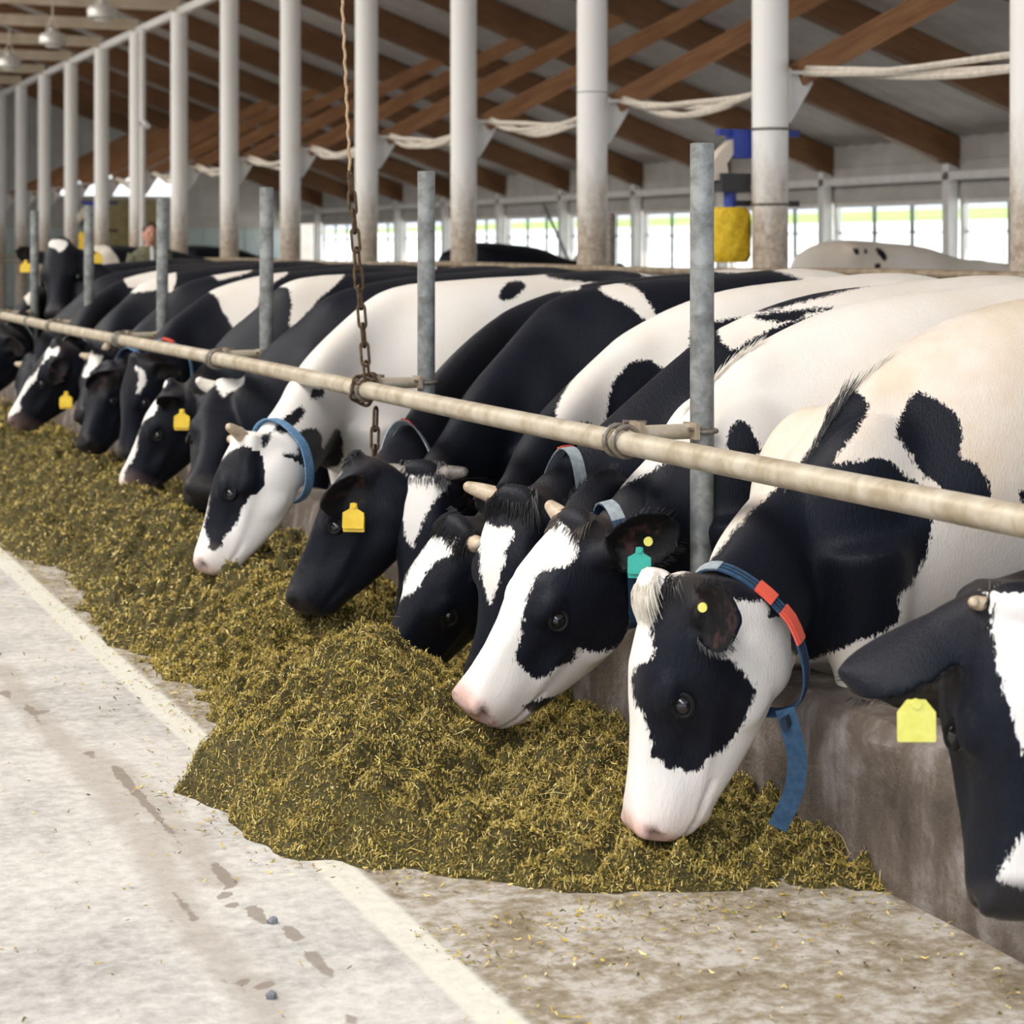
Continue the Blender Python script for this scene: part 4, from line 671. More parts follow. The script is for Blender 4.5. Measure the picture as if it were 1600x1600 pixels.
def link_mesh():
    pts = []
    for j in range(8): a = math.pi * j / 7; pts.append((.0155 * math.cos(a), 0, .030 + .0155 * math.sin(a)))
    for j in range(8): a = math.pi + math.pi * j / 7; pts.append((.0155 * math.cos(a), 0, -.030 + .0155 * math.sin(a)))
    return MB().tube(pts, .0058, 7, closed=True)
ch = tag(empty('hanging_chain', (2.44, 7.40, RZ)), 'rusty link chain on a rope, wrapped round the feed rail', 'chain')
lm = link_mesh().mesh('link'); lm.materials.append(M['rust'])
def links(p, q, pitch=.072):
    p, q = np.array(p), np.array(q); L = np.linalg.norm(q - p); n = max(1, int(round(L / pitch))); d = (q - p) / L
    for i in range(n):
        o = bpy.data.objects.new('link', lm); COL.objects.link(o); o.parent = ch
        c = p + d * pitch * (i + .5) - np.array(ch.location)
        z = Vector(d); rot = z.to_track_quat('Z', 'Y').to_matrix().to_4x4() @ Matrix.Rotation(math.radians(20 + 90 * (i % 2) + 9 * math.sin(i * 2.1)), 4, 'Z')
        o.matrix_basis = Matrix.Translation(c) @ rot
CHT = DATA['chain']
MB().tube([np.array(CHT[0]) + (np.array(CHT[1]) - np.array(CHT[0])) * j / 40 + np.array((.003 * math.sin(j * 1.9), .003 * math.cos(j * 1.9), 0)) for j in range(41)], .0058, 7).build('rope', M['rope'], ch, tuple(ch.location))
links(CHT[1], CHT[2]); links(CHT[3], CHT[4])
# three links lying round the rail
for i in range(5):
    a = 2 * math.pi * i / 5 + .5
    for yy in (7.37,):
        o = bpy.data.objects.new('link', lm); COL.objects.link(o); o.parent = ch
        c = np.array((RX + (RR + .008) * math.cos(a), yy + .012 * i, RZ + (RR + .008) * math.sin(a))) - np.array(ch.location)
        tg = Vector((-math.sin(a), .15, math.cos(a)))
        o.matrix_basis = Matrix.Translation(c) @ tg.to_track_quat('Z', 'Y').to_matrix().to_4x4() @ Matrix.Rotation(1.57 * (i % 2) + .4, 4, 'Z')
# ------------------------------------------------------------------ cows
HEADSEC = [  # a, dorsal, ventral, half widths: top edge, middle, low
    (-.050, -.060, -.200, .045, .060, .045), (-.025, -.015, -.265, .075, .095, .070), (.02, .010, -.305, .088, .108, .080), (.10, .022, -.330, .100, .120, .085),
    (.19, .030, -.335, .104, .126, .082), (.26, .024, -.322, .088, .114, .074), (.33, .014, -.298, .066, .094, .063),
    (.41, .007, -.262, .055, .082, .055), (.48, .005, -.225, .056, .080, .056), (.53, .004, -.198, .066, .083, .058),
    (.562, -.004, -.176, .066, .079, .052), (.584, -.020, -.152, .052, .062, .040), (.595, -.048, -.122, .026, .032, .022)]
def head_ring(sec, n=32):
    a, dt, dv, wt, wm, wl = sec; H = dt - dv
    half = [(0, dt), (wt * .62, dt - .004), (wt, dt - .10 * H), (wm, dt - .38 * H), ((wm + wl) / 2, dt - .66 * H), (wl, dv + .16 * H), (wl * .55, dv + .03 * H), (0, dv)]
    P = half + [(-x, y) for x, y in half[-2:0:-1]]
    P = np.array(P + [P[0]]); Q = crom(P, n + 1)[:-1]
    return [(a, y, x) for x, y in Q]          # (a, d, w)

def seg_sd(pts, poly):
    """signed distance to a closed outline, positive inside"""
    P = np.array(poly); n = len(P); best = np.full(len(pts), 1e9); inside = np.zeros(len(pts), bool)
    for i in range(n):
        A = P[i]; B = P[(i + 1) % n]; e = B - A; q = pts - A
        t = np.clip((q @ e) / (e @ e + 1e-12), 0, 1); dd = q - t[:, None] * e; best = np.minimum(best, (dd ** 2).sum(1))
        c = (A[1] > pts[:, 1]) != (B[1] > pts[:, 1])
        with np.errstate(divide='ignore', invalid='ignore'):
            xx = A[0] + (pts[:, 1] - A[1]) * (B[0] - A[0]) / (B[1] - A[1])
        inside ^= c & (pts[:, 0] < xx)
    s = np.sqrt(best); return np.where(inside, s, -s)

def smooth_poly(pts):
    P = np.array(pts, float)
    if len(P) < 5: return P
    Q = np.vstack([P[-2:], P, P[:2]]); u = np.linspace(2, len(P) + 2, len(P) * 3, endpoint=False)
    return crom(Q, 0, u)

EARL, EARW = .215, .074
def ear_wid(u): 
    u = np.clip(u, 0, 1); up_ = .034 + (EARW - .034) * np.sin(np.pi / 2 * np.clip(u / .58, 0, 1)) ** 1.1
    return np.where(u < .58, up_, EARW * np.sqrt(np.clip(1 - ((u - .58) / .425) ** 2, .01, 1)))

def make_cow(c, name='cow'):
    W = np.array(c['W']); P = np.array(c['P']); Mz = np.array(c['M']); zb = c['zb']
    yaw = math.radians(c.get('yaw', 0)); f = np.array((-math.cos(yaw), -math.sin(yaw), 0)); up = np.array((0, 0, 1.)); l = np.cross(up, f)
    k = np.linalg.norm(Mz - P) / .585 if 'hs' not in c else c['hs']
    a = unit(Mz - P); d = np.array(c['D']); d = unit(d - a * (d @ a)); w = np.cross(d, a)
    org = np.array((W[0] + f[0] * -.5, W[1] + f[1] * -.5, .03))
    bf = lambda x, z, y=0.: np.array((W[0], W[1], 0)) + f * x + l * y + up * z
    hp = lambda A, D, L=0.: P + k * (a * A + d * D + w * L)
    # trunk and neck
    Pn = hp(.0, -.07); lerp = lambda A, B, t: np.array(A) * (1 - t) + np.array(B) * t
    crest = c.get('crest', .03); thr = hp(*c.get('thr', (.15, -.325))); thr2 = hp(.30, -.25)
    bris = bf(.36, c.get('bz', .56))
    bel = c.get('belly', 0.)
    T = [bf(-1.53, zb - .14), bf(-1.42, zb - .03), bf(-1.14, zb + .022), bf(-.74, zb), bf(-.34, zb * .75 + W[2] * .25 - .005), W,
         lerp(W, Pn, .36) + up * crest, lerp(W, Pn, .70) + up * crest, Pn, hp(.10, -.09)]
    V = [bf(-1.55, .98), bf(-1.44, .70), bf(-1.14, .60), bf(-.74, .52 - bel), bf(-.34, .47 - bel), bf(.08, c.get('girth', .455)), bris, lerp(bris, thr, .60) + up * c.get('dew', -.01), thr, thr2]
    wd = [.06, .17, .265, .30, .325, .255, .165, .122, .108, .075]
    sharp = [.1, .1, .0, .0, .12, .42, .40, .34, .20, .1]; wd = [x * c.get('fat', 1) for x in wd]
    N = 70; Tt = crom(T, N); Vv = crom(V, N); Wd = crom([[x] for x in wd], N)[:, 0]; Sh = crom([[x] for x in sharp], N)[:, 0]
    C = (Tt + Vv) / 2; U = (Tt - Vv) / 2
    def ring(Cc, Uu, tg, ww, sh, n=36):
        lat = unit(np.cross(tg, Uu)); out = []
        for j in range(n):
            ph = 2 * math.pi * j / n; cs, sn = math.cos(ph), math.sin(ph)
            r = math.copysign(abs(cs) ** .88, cs) * (1 - sh * max(sn, 0) ** 1.0) * (1.0 - .10 * max(-sn, 0))
            out.append(Cc + Uu * math.copysign(abs(sn) ** .94, sn) + lat * ww * r)
        return out
    tang = np.gradient(C, axis=0)
    mb = MB().rings([ring(C[i], U[i], tang[i], Wd[i], Sh[i]) for i in range(N)])
    E = lambda ctr, r, ax: mb.sphere(ctr, r, 16, 10, ax)
    bax = [f, l, up]; hax = [a, d, w]
    for s in (-1, 1):
        E(bf(-1.08, zb - .085, .19 * s), (.13, .075, .085), bax); E(bf(-1.28, .90, .16 * s), (.22, .12, .32), bax)
        E(bf(.06, .78, .150 * s * c.get('fat', 1)), (.20, .10, .30), bax); E(bf(-.02, W[2] - .11, .06 * s), (.10, .06, .09), bax)
        mb.tube([bf(.12, .74, .17 * s), bf(.10, .54, .18 * s), bf(.12, .36, .18 * s), bf(.11, .22, .18 * s), bf(.11, .13, .18 * s), bf(.13, .075, .18 * s), bf(.145, .035, .18 * s)], [.15, .115, .06, .040, .045, .05, .06], 14)
        mb.tube([bf(-1.18, .86, .19 * s), bf(-1.04, .68, .20 * s), bf(-1.22, .54, .19 * s), bf(-1.36, .46, .18 * s), bf(-1.33, .26, .18 * s), bf(-1.31, .13, .18 * s), bf(-1.28, .075, .18 * s), bf(-1.26, .035, .18 * s)], [.15, .12, .075, .055, .038, .045, .05, .06], 14)
    mb.tube([bf(-1.50, zb - .08), bf(-1.59, zb - .22), bf(-1.62, .9), bf(-1.60, .66), bf(-1.60, .52)], [.045, .032, .024, .03, .012], 10)
    E(bf(-1.0, .50), (.24, .16, .15), bax)
    # head
    hs = [head_ring(s_) for s_ in HEADSEC]
    mb.rings([[hp(*q) for q in r] for r in hs])
    for s in (-1, 1):
        E(hp(.225, -.036, .090 * s), (.066 * k, .044 * k, .034 * k), hax)
        E(hp(.19, -.215, .062 * s), (.13 * k, .095 * k, .042 * k), hax)
        E(hp(.555, -.038, .052 * s), (.034 * k, .036 * k, .028 * k), hax)
    E(hp(-.010, -.006), (.045 * k, .032 * k, .075 * k), hax); E(hp(.505, -.185), (.05 * k, .030 * k, .045 * k), hax)
    for x in c.get('bulge', []): E(hp(*x[:3]), tuple(q * k for q in x[3:]), hax)
    # ears
    ears = []
    for s in (1, -1):
        key = 'earL' if s == 1 else 'earR'
        b = hp(.035, -.078, .098 * s)
        if key in c:
            e = np.array(c[key][0]); n = np.array(c[key][1]); L = c[key][2] if len(c[key]) > 2 else 1.0; EW = c[key][3] if len(c[key]) > 3 else 1.0
        else:
            e = w * s * .74 - d * .60 + a * .10; n = d * .62 + w * s * .45 + a * .45; L = 1.0; EW = 1.0
        e = unit(e); n = unit(n - e * (n @ e)); t = np.cross(e, n); L *= k
        fr = []; bk = []
        us = np.linspace(0, 1, 12); vs = np.linspace(-1, 1, 9)
        for u in us:
            wv = ear_wid(u) * EW if u < 1 else .008
            fr.append([b + L * (e * EARL * u + t * wv * v + n * (.050 * v * v * (1 - .55 * u) * min(1, u * 4 + .3) - .012)) for v in vs])
            bk.append([b + L * (e * EARL * u + t * wv * v * 1.02 + n * (.050 * v * v * (1 - .55 * u) * min(1, u * 4 + .3) - .012 - (.012 + .016 * (1 - v * v) * (1 - .5 * u)))) for v in vs])
        mb.rings([fr[i] + bk[i][::-1] for i in range(12)])
        mb.tube([b - e * .05, b + e * .035], [.040 * L, .040 * L], 12)
        ears.append((b, e, n, t, L, EW))
    me = mb.mesh('cow', org, True, False)
    o = bpy.data.objects.new(name, me); COL.objects.link(o); o.location = org
    r = o.modifiers.new('r', 'REMESH'); r.mode = 'VOXEL'; r.voxel_size = c.get('vox', .0195); r.use_smooth_shade = True
    sm = o.modifiers.new('s', 'SMOOTH'); sm.factor = .5; sm.iterations = c.get('sm', 5)
    dg = bpy.context.evaluated_depsgraph_get(); dg.update()
    nm = bpy.data.meshes.new_from_object(o.evaluated_get(dg)); o.modifiers.clear(); o.data = nm; bpy.data.meshes.remove(me); nm.name = 'cow'
    nv = len(nm.vertices); co = np.empty(nv * 3, np.float32); nm.vertices.foreach_get('co', co); X = co.reshape(-1, 3).astype(float) + org
    no = np.empty(nv * 3, np.float32); nm.vertices.foreach_get('normal', no); NO = no.reshape(-1, 3).astype(float)
    ed = np.empty(len(nm.edges) * 2, np.int32); nm.edges.foreach_get('vertices', ed); ed = ed.reshape(-1, 2)
    q = (X - P) / k; wgt = np.clip((np.linalg.norm(q - a * .25 + d * .12, axis=1) - .36) / .12, 0, 1)[:, None] * .5
    for b, e, n, t, L, EW in ears: wgt *= np.clip((np.linalg.norm(X - (b + e * .1 * L), axis=1) / L - .12) / .06, 0, 1)[:, None]
    deg = np.bincount(ed.ravel(), minlength=nv)[:, None] + 1e-9
    for it in range(c.get('relax', 45)):
        acc = np.stack([np.bincount(ed[:, 0], X[ed[:, 1], i], nv) + np.bincount(ed[:, 1], X[ed[:, 0], i], nv) for i in range(3)], 1) / deg
        X = X + wgt * (acc - X)
    rel = (X - P) / k; hA, hD, hW = rel @ a, rel @ d, rel @ w
    ear = np.zeros(nv); earin = np.zeros(nv)
    for b, e, n, t, L, EW in ears:
        q = (X - b) / L; u = q @ e / EARL; v = (q @ t) / (ear_wid(u) * EW); h = q @ n
        m_ = (u > .10) & (u < 1.15) & (np.abs(v) < 1.35) & (np.abs(h) < .08); ear[m_] = 1
        cup = .050 * v * v * (1 - .55 * u) - .012
        earin[m_ & (h > cup - .010) & (np.abs(v) < .86) & (u < .93)] = 1
    hd = (hA > -.04) & (hA < .62) & (hD > -.36) & (hD < .12) & (np.abs(hW) < .16) & (ear < .5)
    # fine relief of the face
    dis = np.zeros((nv, 3)); nos = np.zeros(nv)
    for s in (-1, 1):
        r2 = ((hA - .570 + .50 * (hD + .050)) / .013) ** 2 + ((hD + .052) / .024) ** 2 + ((hW - .060 * s) / .024) ** 2; nos = np.maximum(nos, np.exp(-r2 * 1.1) * hd)
        dis -= NO * (.024 * k * np.exp(-r2) * hd)[:, None]
        r2 = ((hA - .252) / .030) ** 2 + ((hD + .068) / .026) ** 2; dis -= NO * (.009 * k * np.exp(-r2) * hd * (hW * s > .05))[:, None]
        # cheek hollow and facial crest
        r2 = ((hA - .36) / .07) ** 2 + ((hD + .10) / .035) ** 2; dis -= NO * (.013 * k * np.exp(-r2) * hd * (hW * s > .03))[:, None]
        r2 = ((hA - .36) / .09) ** 2 + ((hD + .155) / .02) ** 2; dis += NO * (.007 * k * np.exp(-r2) * hd * (hW * s > .03))[:, None]
    mouth = [(.610, -.118), (.575, -.142), (.53, -.160), (.48, -.172), (.435, -.182)]
    md = np.full(nv, 9.)
    for i in range(len(mouth) - 1):
        A = np.array(mouth[i]); B = np.array(mouth[i + 1]); e = B - A; q = np.stack([hA, hD], 1) - A; tt = np.clip(q @ e / (e @ e), 0, 1)
        md = np.minimum(md, np.sqrt(((q - tt[:, None] * e) ** 2).sum(1)))
    dis -= NO * (0.010 * k * np.exp(-(md / .008) ** 2) * hd)[:, None]
    X = X + dis
    nm.vertices.foreach_set('co', (X - org).astype(np.float32).ravel())
    # hide pattern
    fld = np.full(nv, .12 if c.get('base', 'b') == 'b' else -.12)
    for pg in c.get('marks', []):
        O = np.array(pg['o']); v = np.array(pg['v']); e1 = unit(np.cross(v, up)); e2 = np.cross(e1, v)
        reg = pg.get('r', 'a'); sel = np.ones(nv, bool)
        if reg == 'h': sel = hd & (hA > -.03)
        elif reg == 'b': sel = ~(hd & (hA > .03))
        idx = np.where(sel)[0]; q = X[idx] - O
        sd = seg_sd(np.stack([q @ e1, q @ e2], 1), smooth_poly(pg['p']))
        fld[idx] = np.minimum(fld[idx], -sd) if pg['c'] == 'w' else np.maximum(fld[idx], sd)
    if 'blobs' in c:
        for bx, bz, by, rr, col in c['blobs']:
            sd = rr - np.linalg.norm(X - bf(bx, bz, by), axis=1); fld = np.minimum(fld, -sd) if col == 'w' else np.maximum(fld, sd)
    fld[(X[:, 2] < .09)] = .1
    er = c.get('earcol', 'b'); fld[ear > .5] = .1 if er == 'b' else -.1
    pinkm = (np.clip((hA - .545 + .30 * (hD + .06)) / .035, 0, 1) + .30 * np.clip((hA - .46) / .08, 0, 1)).clip(0, 1) * hd; nosm = np.clip((hA - .520 + .35 * (hD + .06)) / .03, 0, 1) * hd * (hA > .46)
    pk = c.get('pink', 0)
    brown = np.exp(-(((hA + .02) / .07) ** 2 + ((hD + .07) / .06) ** 2 + (hW / .12) ** 2)) * c.get('brown', .7)
    zz = np.clip((X[:, 2] - .6) / .7, 0, 1); stain = c.get('stain', .35) * (1 - hd * .8) * (.35 + .65 * zz)
    ud = np.exp(-(((X - bf(-1.0, .46)) / .2) ** 2).sum(1))
    for an, av in (('coat', fld), ('stain', stain), ('brown', brown), ('earin', earin * (1.0 if er == 'b' else .3)), ('pink', np.maximum(pinkm * pk, (ud > .35) * 1.)), ('nose', np.maximum(nosm * (1 if pk < .3 else 0) * c.get('nosedark', 1.), nos * .9))):
        at = nm.attributes.new(an, 'FLOAT', 'POINT'); at.data.foreach_set('value', av.astype(np.float32))
    nm.materials.clear(); nm.materials.append(M['coat'])
    nm.polygons.foreach_set('use_smooth', [True] * len(nm.polygons))
    for mn in c.get('mane', []):
        mb = MB(); rg_ = np.random.default_rng(12)
        for q in range(mn['n']):
            kk = mn['k0'] + (mn['k1'] - mn['k0']) * rg_.random(); p = crom(T, 0, [kk])[0]; tq = unit(crom(T, 0, [min(kk + .1, 9)])[0] - p); uq = unit(p - crom(V, 0, [kk])[0]); lq = np.cross(tq, uq)
            of = rg_.normal() * .008; p = p + lq * of - uq * (.012 + abs(of) * .6); dr = unit(uq * .75 - tq * .75 + lq * of * 22 + rg_.normal(size=3) * .18); ln = mn.get('len', .035) * (.6 + .8 * rg_.random())
            mb.tube([p, p + dr * ln * .5, p + dr * ln * .85 - tq * ln * .25, p + dr * ln - tq * ln * .6], [.0011, .0010, .0007, .0002], 3, caps=False)
        mb.build('mane', M[mn['m']], o, org)['kind'] = 'stuff'
    if c.get('rim'):
        mb = MB(); rg_ = np.random.default_rng(6)
        for b, e, n, t, L, EW in ears:
            for q in range(150):
                u = .12 + .86 * rg_.random(); v = (1 if rg_.random() < .5 else -1); wv = float(ear_wid(np.array(u))) * EW
                p = b + L * (e * EARL * u + t * wv * v * .93 + n * (.050 * (1 - .55 * u) * min(1, u * 4 + .3) - .016))
                dr = unit(t * v * .8 + e * (.5 + u) * .7 - n * .1 + rg_.normal(size=3) * .25); ln = .014 + .012 * rg_.random()
                mb.tube([p, p + dr * ln * .6, p + dr * ln + e * .003], [.0010, .0008, .0002], 3, caps=False)
        mb.build('ear_fringe', M['hairb'], o, org)['kind'] = 'stuff'
    # eyes
    if c.get('eyes', True):
        for s in (1, -1):
            sel = np.where(hd & (np.hypot(hA - .252, hD + .066) < .02) & (hW * s > .03))[0]
            if len(sel) == 0: continue
            lw = np.mean(hW[sel]) ; ctr = hp(.252, -.066, lw + (-.004) * s); nn = unit(w * s * .92 + d * .30 - a * .05); R_ = .0295 * k
            ey = MB().sphere(ctr - nn * .011 * k, R_, 18, 12).build('eye', M['eye'], o, org)
            t1 = unit(a * .9 + w * s * -.0 - d * .25); t1 = unit(t1 - nn * (t1 @ nn)); t2 = np.cross(nn, t1)
            pts = []
            for j in range(24):
                th = 2 * math.pi * j / 24; pts.append(ctr - nn * .011 * k + 0.0312 * k * unit(nn * .62 + (t1 * math.cos(th) * .98 + t2 * math.sin(th) * (.74 if math.sin(th) * (t2 @ d) > 0 else .70))))
            MB().tube(pts, 0.0068 * k, 8, closed=True).build('eyelid', M['lid'], o, org)
            # lashes
            lm_ = MB()
            for j in range(11):
                th = -.9 + 1.8 * j / 10; dd_ = unit(t2 * math.copysign(1, t2 @ d) * math.cos(th) + t1 * math.sin(th)); p0 = ctr - nn * .011 * k + 0.033 * k * unit(nn * .75 + dd_ * .62)
                lm_.tube([p0, p0 + .012 * unit(dd_ * .7 + nn), p0 + .024 * unit(dd_ * .9 + nn * .6 - up * .3)], [.0009, .0007, .0002], 3)
            lm_.build('eyelashes', M['hairb'], o, org)
    # horns
    for h in c.get('horns', []):
        s = h['s']; L = h.get('len', .085); b = hp(-.004, -.022, .088 * s); dr = unit(w * s * h.get('w', .9) + d * h.get('d', .25) + a * h.get('a', -.30))
        pts = [b - dr * .03, b + dr * L * .3, b + dr * L * .7 + d * .006, b + dr * L + d * .016]; hr = h.get('rs', 1.) * k
        MB().tube(pts, [.031 * hr, .028 * hr, .024 * hr, .019 * hr], 14).sphere(pts[-1], .0185 * hr, 12, 8).build('horn', M[h.get('m', 'horn')], o, org)
    # forelock
    for fl in c.get('locks', []):
        mb = MB(); rng = np.random.default_rng(fl.get('seed', 3)); n = fl.get('n', 150)
        for i in range(n):
            A0 = fl.get('a0', -.050) + rng.random() * fl.get('da', .065); L0 = (rng.random() * 2 - 1) * fl.get('dw', .075) + fl.get('w0', 0)
            D0 = fl.get('d0', .016) * (1 - (L0 / .12) ** 2) - 6. * min(A0, 0) ** 2; p = hp(A0, D0 - .014, L0)
            dr = unit(d * fl.get('rise', .75) + a * fl.get('fall', .45) + w * (L0 * 5 + (rng.random() - .5) * .8) + rng.normal(size=3) * .16)
            ln = fl.get('len', .085) * (.6 + .7 * rng.random()); pts = [p]; dd = dr.copy()
            for q in range(5):
                dd = unit(dd + (a * fl.get('curl', .70) + w * fl.get('twist', 0) - d * fl.get('lay', .40)) * .55 + rng.normal(size=3) * .07); pts.append(pts[-1] + dd * ln / 5)
            r0_ = fl.get('r', .0017); mb.tube(pts, [r0_ * .8, r0_, r0_ * .9, r0_ * .7, r0_ * .5, r0_ * .15], 3, caps=False)
        mb.build('forelock', M[fl.get('m', 'hairb')], o, org)
    # collar
    for cl in c.get('collar', []):
        tk, vk = cl['k']; Tc = crom(T, 0, [tk])[0]; Vc = crom(V, 0, [vk])[0]; ww = crom([[x] for x in wd], 0, [(tk + vk) / 2])[0, 0]; sh = crom([[x] for x in sharp], 0, [tk])[0, 0]
        Vc = Vc + (Vc - Tc) * cl.get('loose', .06); Tc = Tc + (Tc - Vc) * .02
        Cc = (Tc + Vc) / 2; Uu = (Tc - Vc) / 2; tgc = crom(C, 0, [(tk + vk) / 2 / 9 * (N - 1) + .5])[0] - crom(C, 0, [(tk + vk) / 2 / 9 * (N - 1) - .5])[0]
        rg = np.array(ring(Cc, Uu, tgc, ww * 1.10 + .008, sh * .9, 48)); nrm = unit(np.cross(Uu, np.cross(tgc, Uu))); hw = cl.get('wid', .021)
        def band(i0, i1, ex, m, nme, parent, half, off=0.):
            idx = [i % 48 for i in range(i0, i1 + 1)]; rr = []
            for i in idx:
                ou = unit(rg[i] - Cc); p = rg[i] + ou * ex + nrm * off
                rr.append([p - nrm * half, p + nrm * half, p + nrm * half + ou * .005, p - nrm * half + ou * .005])
            b_ = MB().rings(rr, closed=(i1 - i0 == 48)) if i1 - i0 < 48 else MB().rings(rr[:-1], closed=True)
            return b_.build(nme, m, parent, org, True)
        cb_ = band(0, 48, 0., M[cl.get('m', 'strapg')], 'collar', o, hw)
        if cl.get('stripes'):
            for off in (-.0075, .0075): band(0, 48, .0015, M['strapline'], 'stitching', cb_, .0022, off)
        for i0, i1 in cl.get('buckle', []):
            band(i0, i1, .004, M['coral'], 'buckle', cb_, hw + .005)
            band(i0, i1 - 0, .0062, M['coral'], 'buckle_rim', cb_, hw * .75)
        if 'light' in cl: band(cl['light'][0], cl['light'][1], .002, M['strapg'], 'pale_stretch', cb_, hw)  # paler grey stretch laid over part of the collar
        if 'end' in cl:
            pts = [np.array(q) for q in cl['end']]; pts = crom(pts, 14); sd_ = unit(np.array(cl['endside'])); rr = []
            for i, p in enumerate(pts):
                tt = unit(pts[min(i + 1, 13)] - pts[max(i - 1, 0)]); nn = unit(np.cross(tt, sd_)); s2 = np.cross(nn, tt) * hw
                rr.append([p - s2, p + s2, p + s2 + nn * .005, p - s2 + nn * .005])
            MB().rings(rr).build('strap_end', M[cl.get('m', 'strapg')], cb_, org)
            p = pts[1]; MB().obox(p, nrm * (hw + .006), unit(pts[2] - pts[0]) * .012, unit(np.cross(nrm, pts[2] - pts[0])) * .008).build('keeper', M['strapline'], cb_, org, True)
    # ear tags
    for tg in c.get('tags', []):
        p = np.array(tg['p']); nn = unit(tg['n']); dn = unit(np.array(tg.get('down', (0, 0, -1.)))); dn = unit(dn - nn * (dn @ nn)); sd_ = np.cross(nn, dn); S = tg.get('s', 1.)
        hgt, wid_ = .066 * S, .029 * S
        out = [(-.30 * wid_, -.5 * hgt), (.30 * wid_, -.5 * hgt), (.36 * wid_, -.28 * hgt), (wid_, -.12 * hgt), (wid_, .46 * hgt), (wid_ * .93, .5 * hgt), (-wid_ * .93, .5 * hgt), (-wid_, .46 * hgt), (-wid_, -.12 * hgt), (-.36 * wid_, -.28 * hgt)] if tg.get('shape', 'neck') == 'neck' else \
              [(-.50 * wid_, -.5 * hgt), (.50 * wid_, -.5 * hgt), (wid_ * 1.05, -.20 * hgt), (wid_ * 1.05, .46 * hgt), (wid_, .5 * hgt), (-wid_, .5 * hgt), (-wid_ * 1.05, .46 * hgt), (-wid_ * 1.05, -.20 * hgt)]
        tb = MB().rings([[p + sd_ * x + dn * y + nn * z for x, y in out] for z in (-.0016, .0016)]).build('ear_tag', M[tg.get('m', 'tagy')], o, org, False)
        q = p - dn * hgt * .40; MB().tube([q - nn * .004, q + nn * .006], .008 * S, 12).build('stud', M[tg.get('stud', tg.get('m', 'tagy'))], tb, org)
        if tg.get('fold'): MB().box((0, 0, 0), (0, 0, 0)) if False else MB().rings([[p + sd_ * x + dn * (y + .012) - nn * (.010 + z) for x, y in out] for z in (-.0012, .0012)]).build('back_plate', M[tg.get('m', 'tagy')], tb, org, False)
    for st in c.get('studs', []):
        p = np.array(st['p']); nn = unit(st['n']); MB().tube([p - nn * .004, p + nn * .005], st.get('r', .012), 14).build('ear_stud', M[st.get('m', 'tagl')], o, org)
    tag(o, c['label'], 'cow', c.get('group'))
    return o

for c in DATA['cows']: make_cow(c)
# ------------------------------------------------------------------ silage along the curb
EDGE = DATA['edge']                           # (Y, X) outer edge of the heap on the alley floor
ey = np.array([e[0] for e in EDGE]); ex = np.array([e[1] for e in EDGE])
_r = np.random.default_rng(5); _k = [( _r.uniform(-1, 1, 2), _r.uniform(0, 6.28)) for _ in range(70)]
def wav(x, y, f, i0, n=9):
    s = 0
    for i in range(i0, i0 + n):
        kx, ph = _k[i % 70]; kx = kx / np.linalg.norm(kx); s = s + np.sin((kx[0] * x + kx[1] * y) * f * (1 + .37 * (i - i0) / n) + ph)
    return s / n
def heap(x, y):
    xe = np.interp(y, ey, ex); q = (x - xe) + .14 * wav(x, y, 8, 3, 5) + .05 * wav(x, y, 31, 60, 5)
    wd = 2.66 - xe
    far = np.clip((y - 6.3) / 1.4, 0, 1); far = far * far * (3 - 2 * far)
    prof = .27 * np.clip(q / .66, 0, 1) ** 1.05
    prof = prof * (1 - .38 * np.clip((x - 2.12) / .5, 0, 1))
    h_far = prof * (1 + .22 * wav(x, y, 2.6, 20))
    # near mound
    du = -.40 * (x - 1.88) - .917 * (y - 5.66); dv = .917 * (x - 1.88) - .40 * (y - 5.66)      # ridge of the fresh mound, slanting to the alley
    rr = np.sqrt((du / np.where(du > 0, 1.32, .85)) ** 2 + (dv / np.where(dv > 0, .52, .64)) ** 2) + .07 * wav(x, y, 6, 22, 5)
    mound = .40 * np.clip(1 - rr, 0, 1) ** .95
    lowx = .085 * np.clip(q / .40, 0, 1) ** .9 * np.clip((y - 4.0) / .6, 0, 1)
    near = np.maximum(mound, lowx)
    h = np.where(y < 6.0, np.maximum(near, h_far * far), np.maximum(h_far * far, mound))
    h = np.maximum(h, lowx * (y < 7.5))
    edge = np.clip(q / .16, 0, 1)
    clump = .075 * np.abs(wav(x, y, 24, 31, 6)) + .060 * np.abs(wav(x, y, 47, 45, 6)) - .025 + .05 * wav(x, y, 12, 50, 6) + .022 * wav(x, y, 95, 12, 5)
    h = (h + clump * np.clip(q / .25, 0, 1)) * edge
    return np.where((y < 3.98) | (q < 0), -.02, h - .012 * (1 - edge))
ys = np.concatenate([np.arange(3.9, 8.5, .016), np.arange(8.5, 13, .028), np.arange(13, 26.5, .06)]); xs = np.arange(1.05, 2.655, .016)
XX, YY = np.meshgrid(xs, ys); ZZ = heap(XX, YY)
n1, n2 = XX.shape; vid = np.arange(n1 * n2).reshape(n1, n2)
q = np.stack([vid[:-1, :-1], vid[:-1, 1:], vid[1:, 1:], vid[1:, :-1]], -1).reshape(-1, 4)
zq = ZZ.ravel()[q].max(1); q = q[zq > -.012]
me = bpy.data.meshes.new('silage_heap'); me.from_pydata(np.stack([XX, YY, ZZ], -1).reshape(-1, 3).tolist(), [], q.tolist()); me.update()
bm = bmesh.new(); bm.from_mesh(me); bmesh.ops.delete(bm, geom=[v for v in bm.verts if not v.link_faces], context='VERTS'); bm.to_mesh(me); bm.free()
me.polygons.foreach_set('use_smooth', [True] * len(me.polygons)); me.materials.append(M['feedbase'])
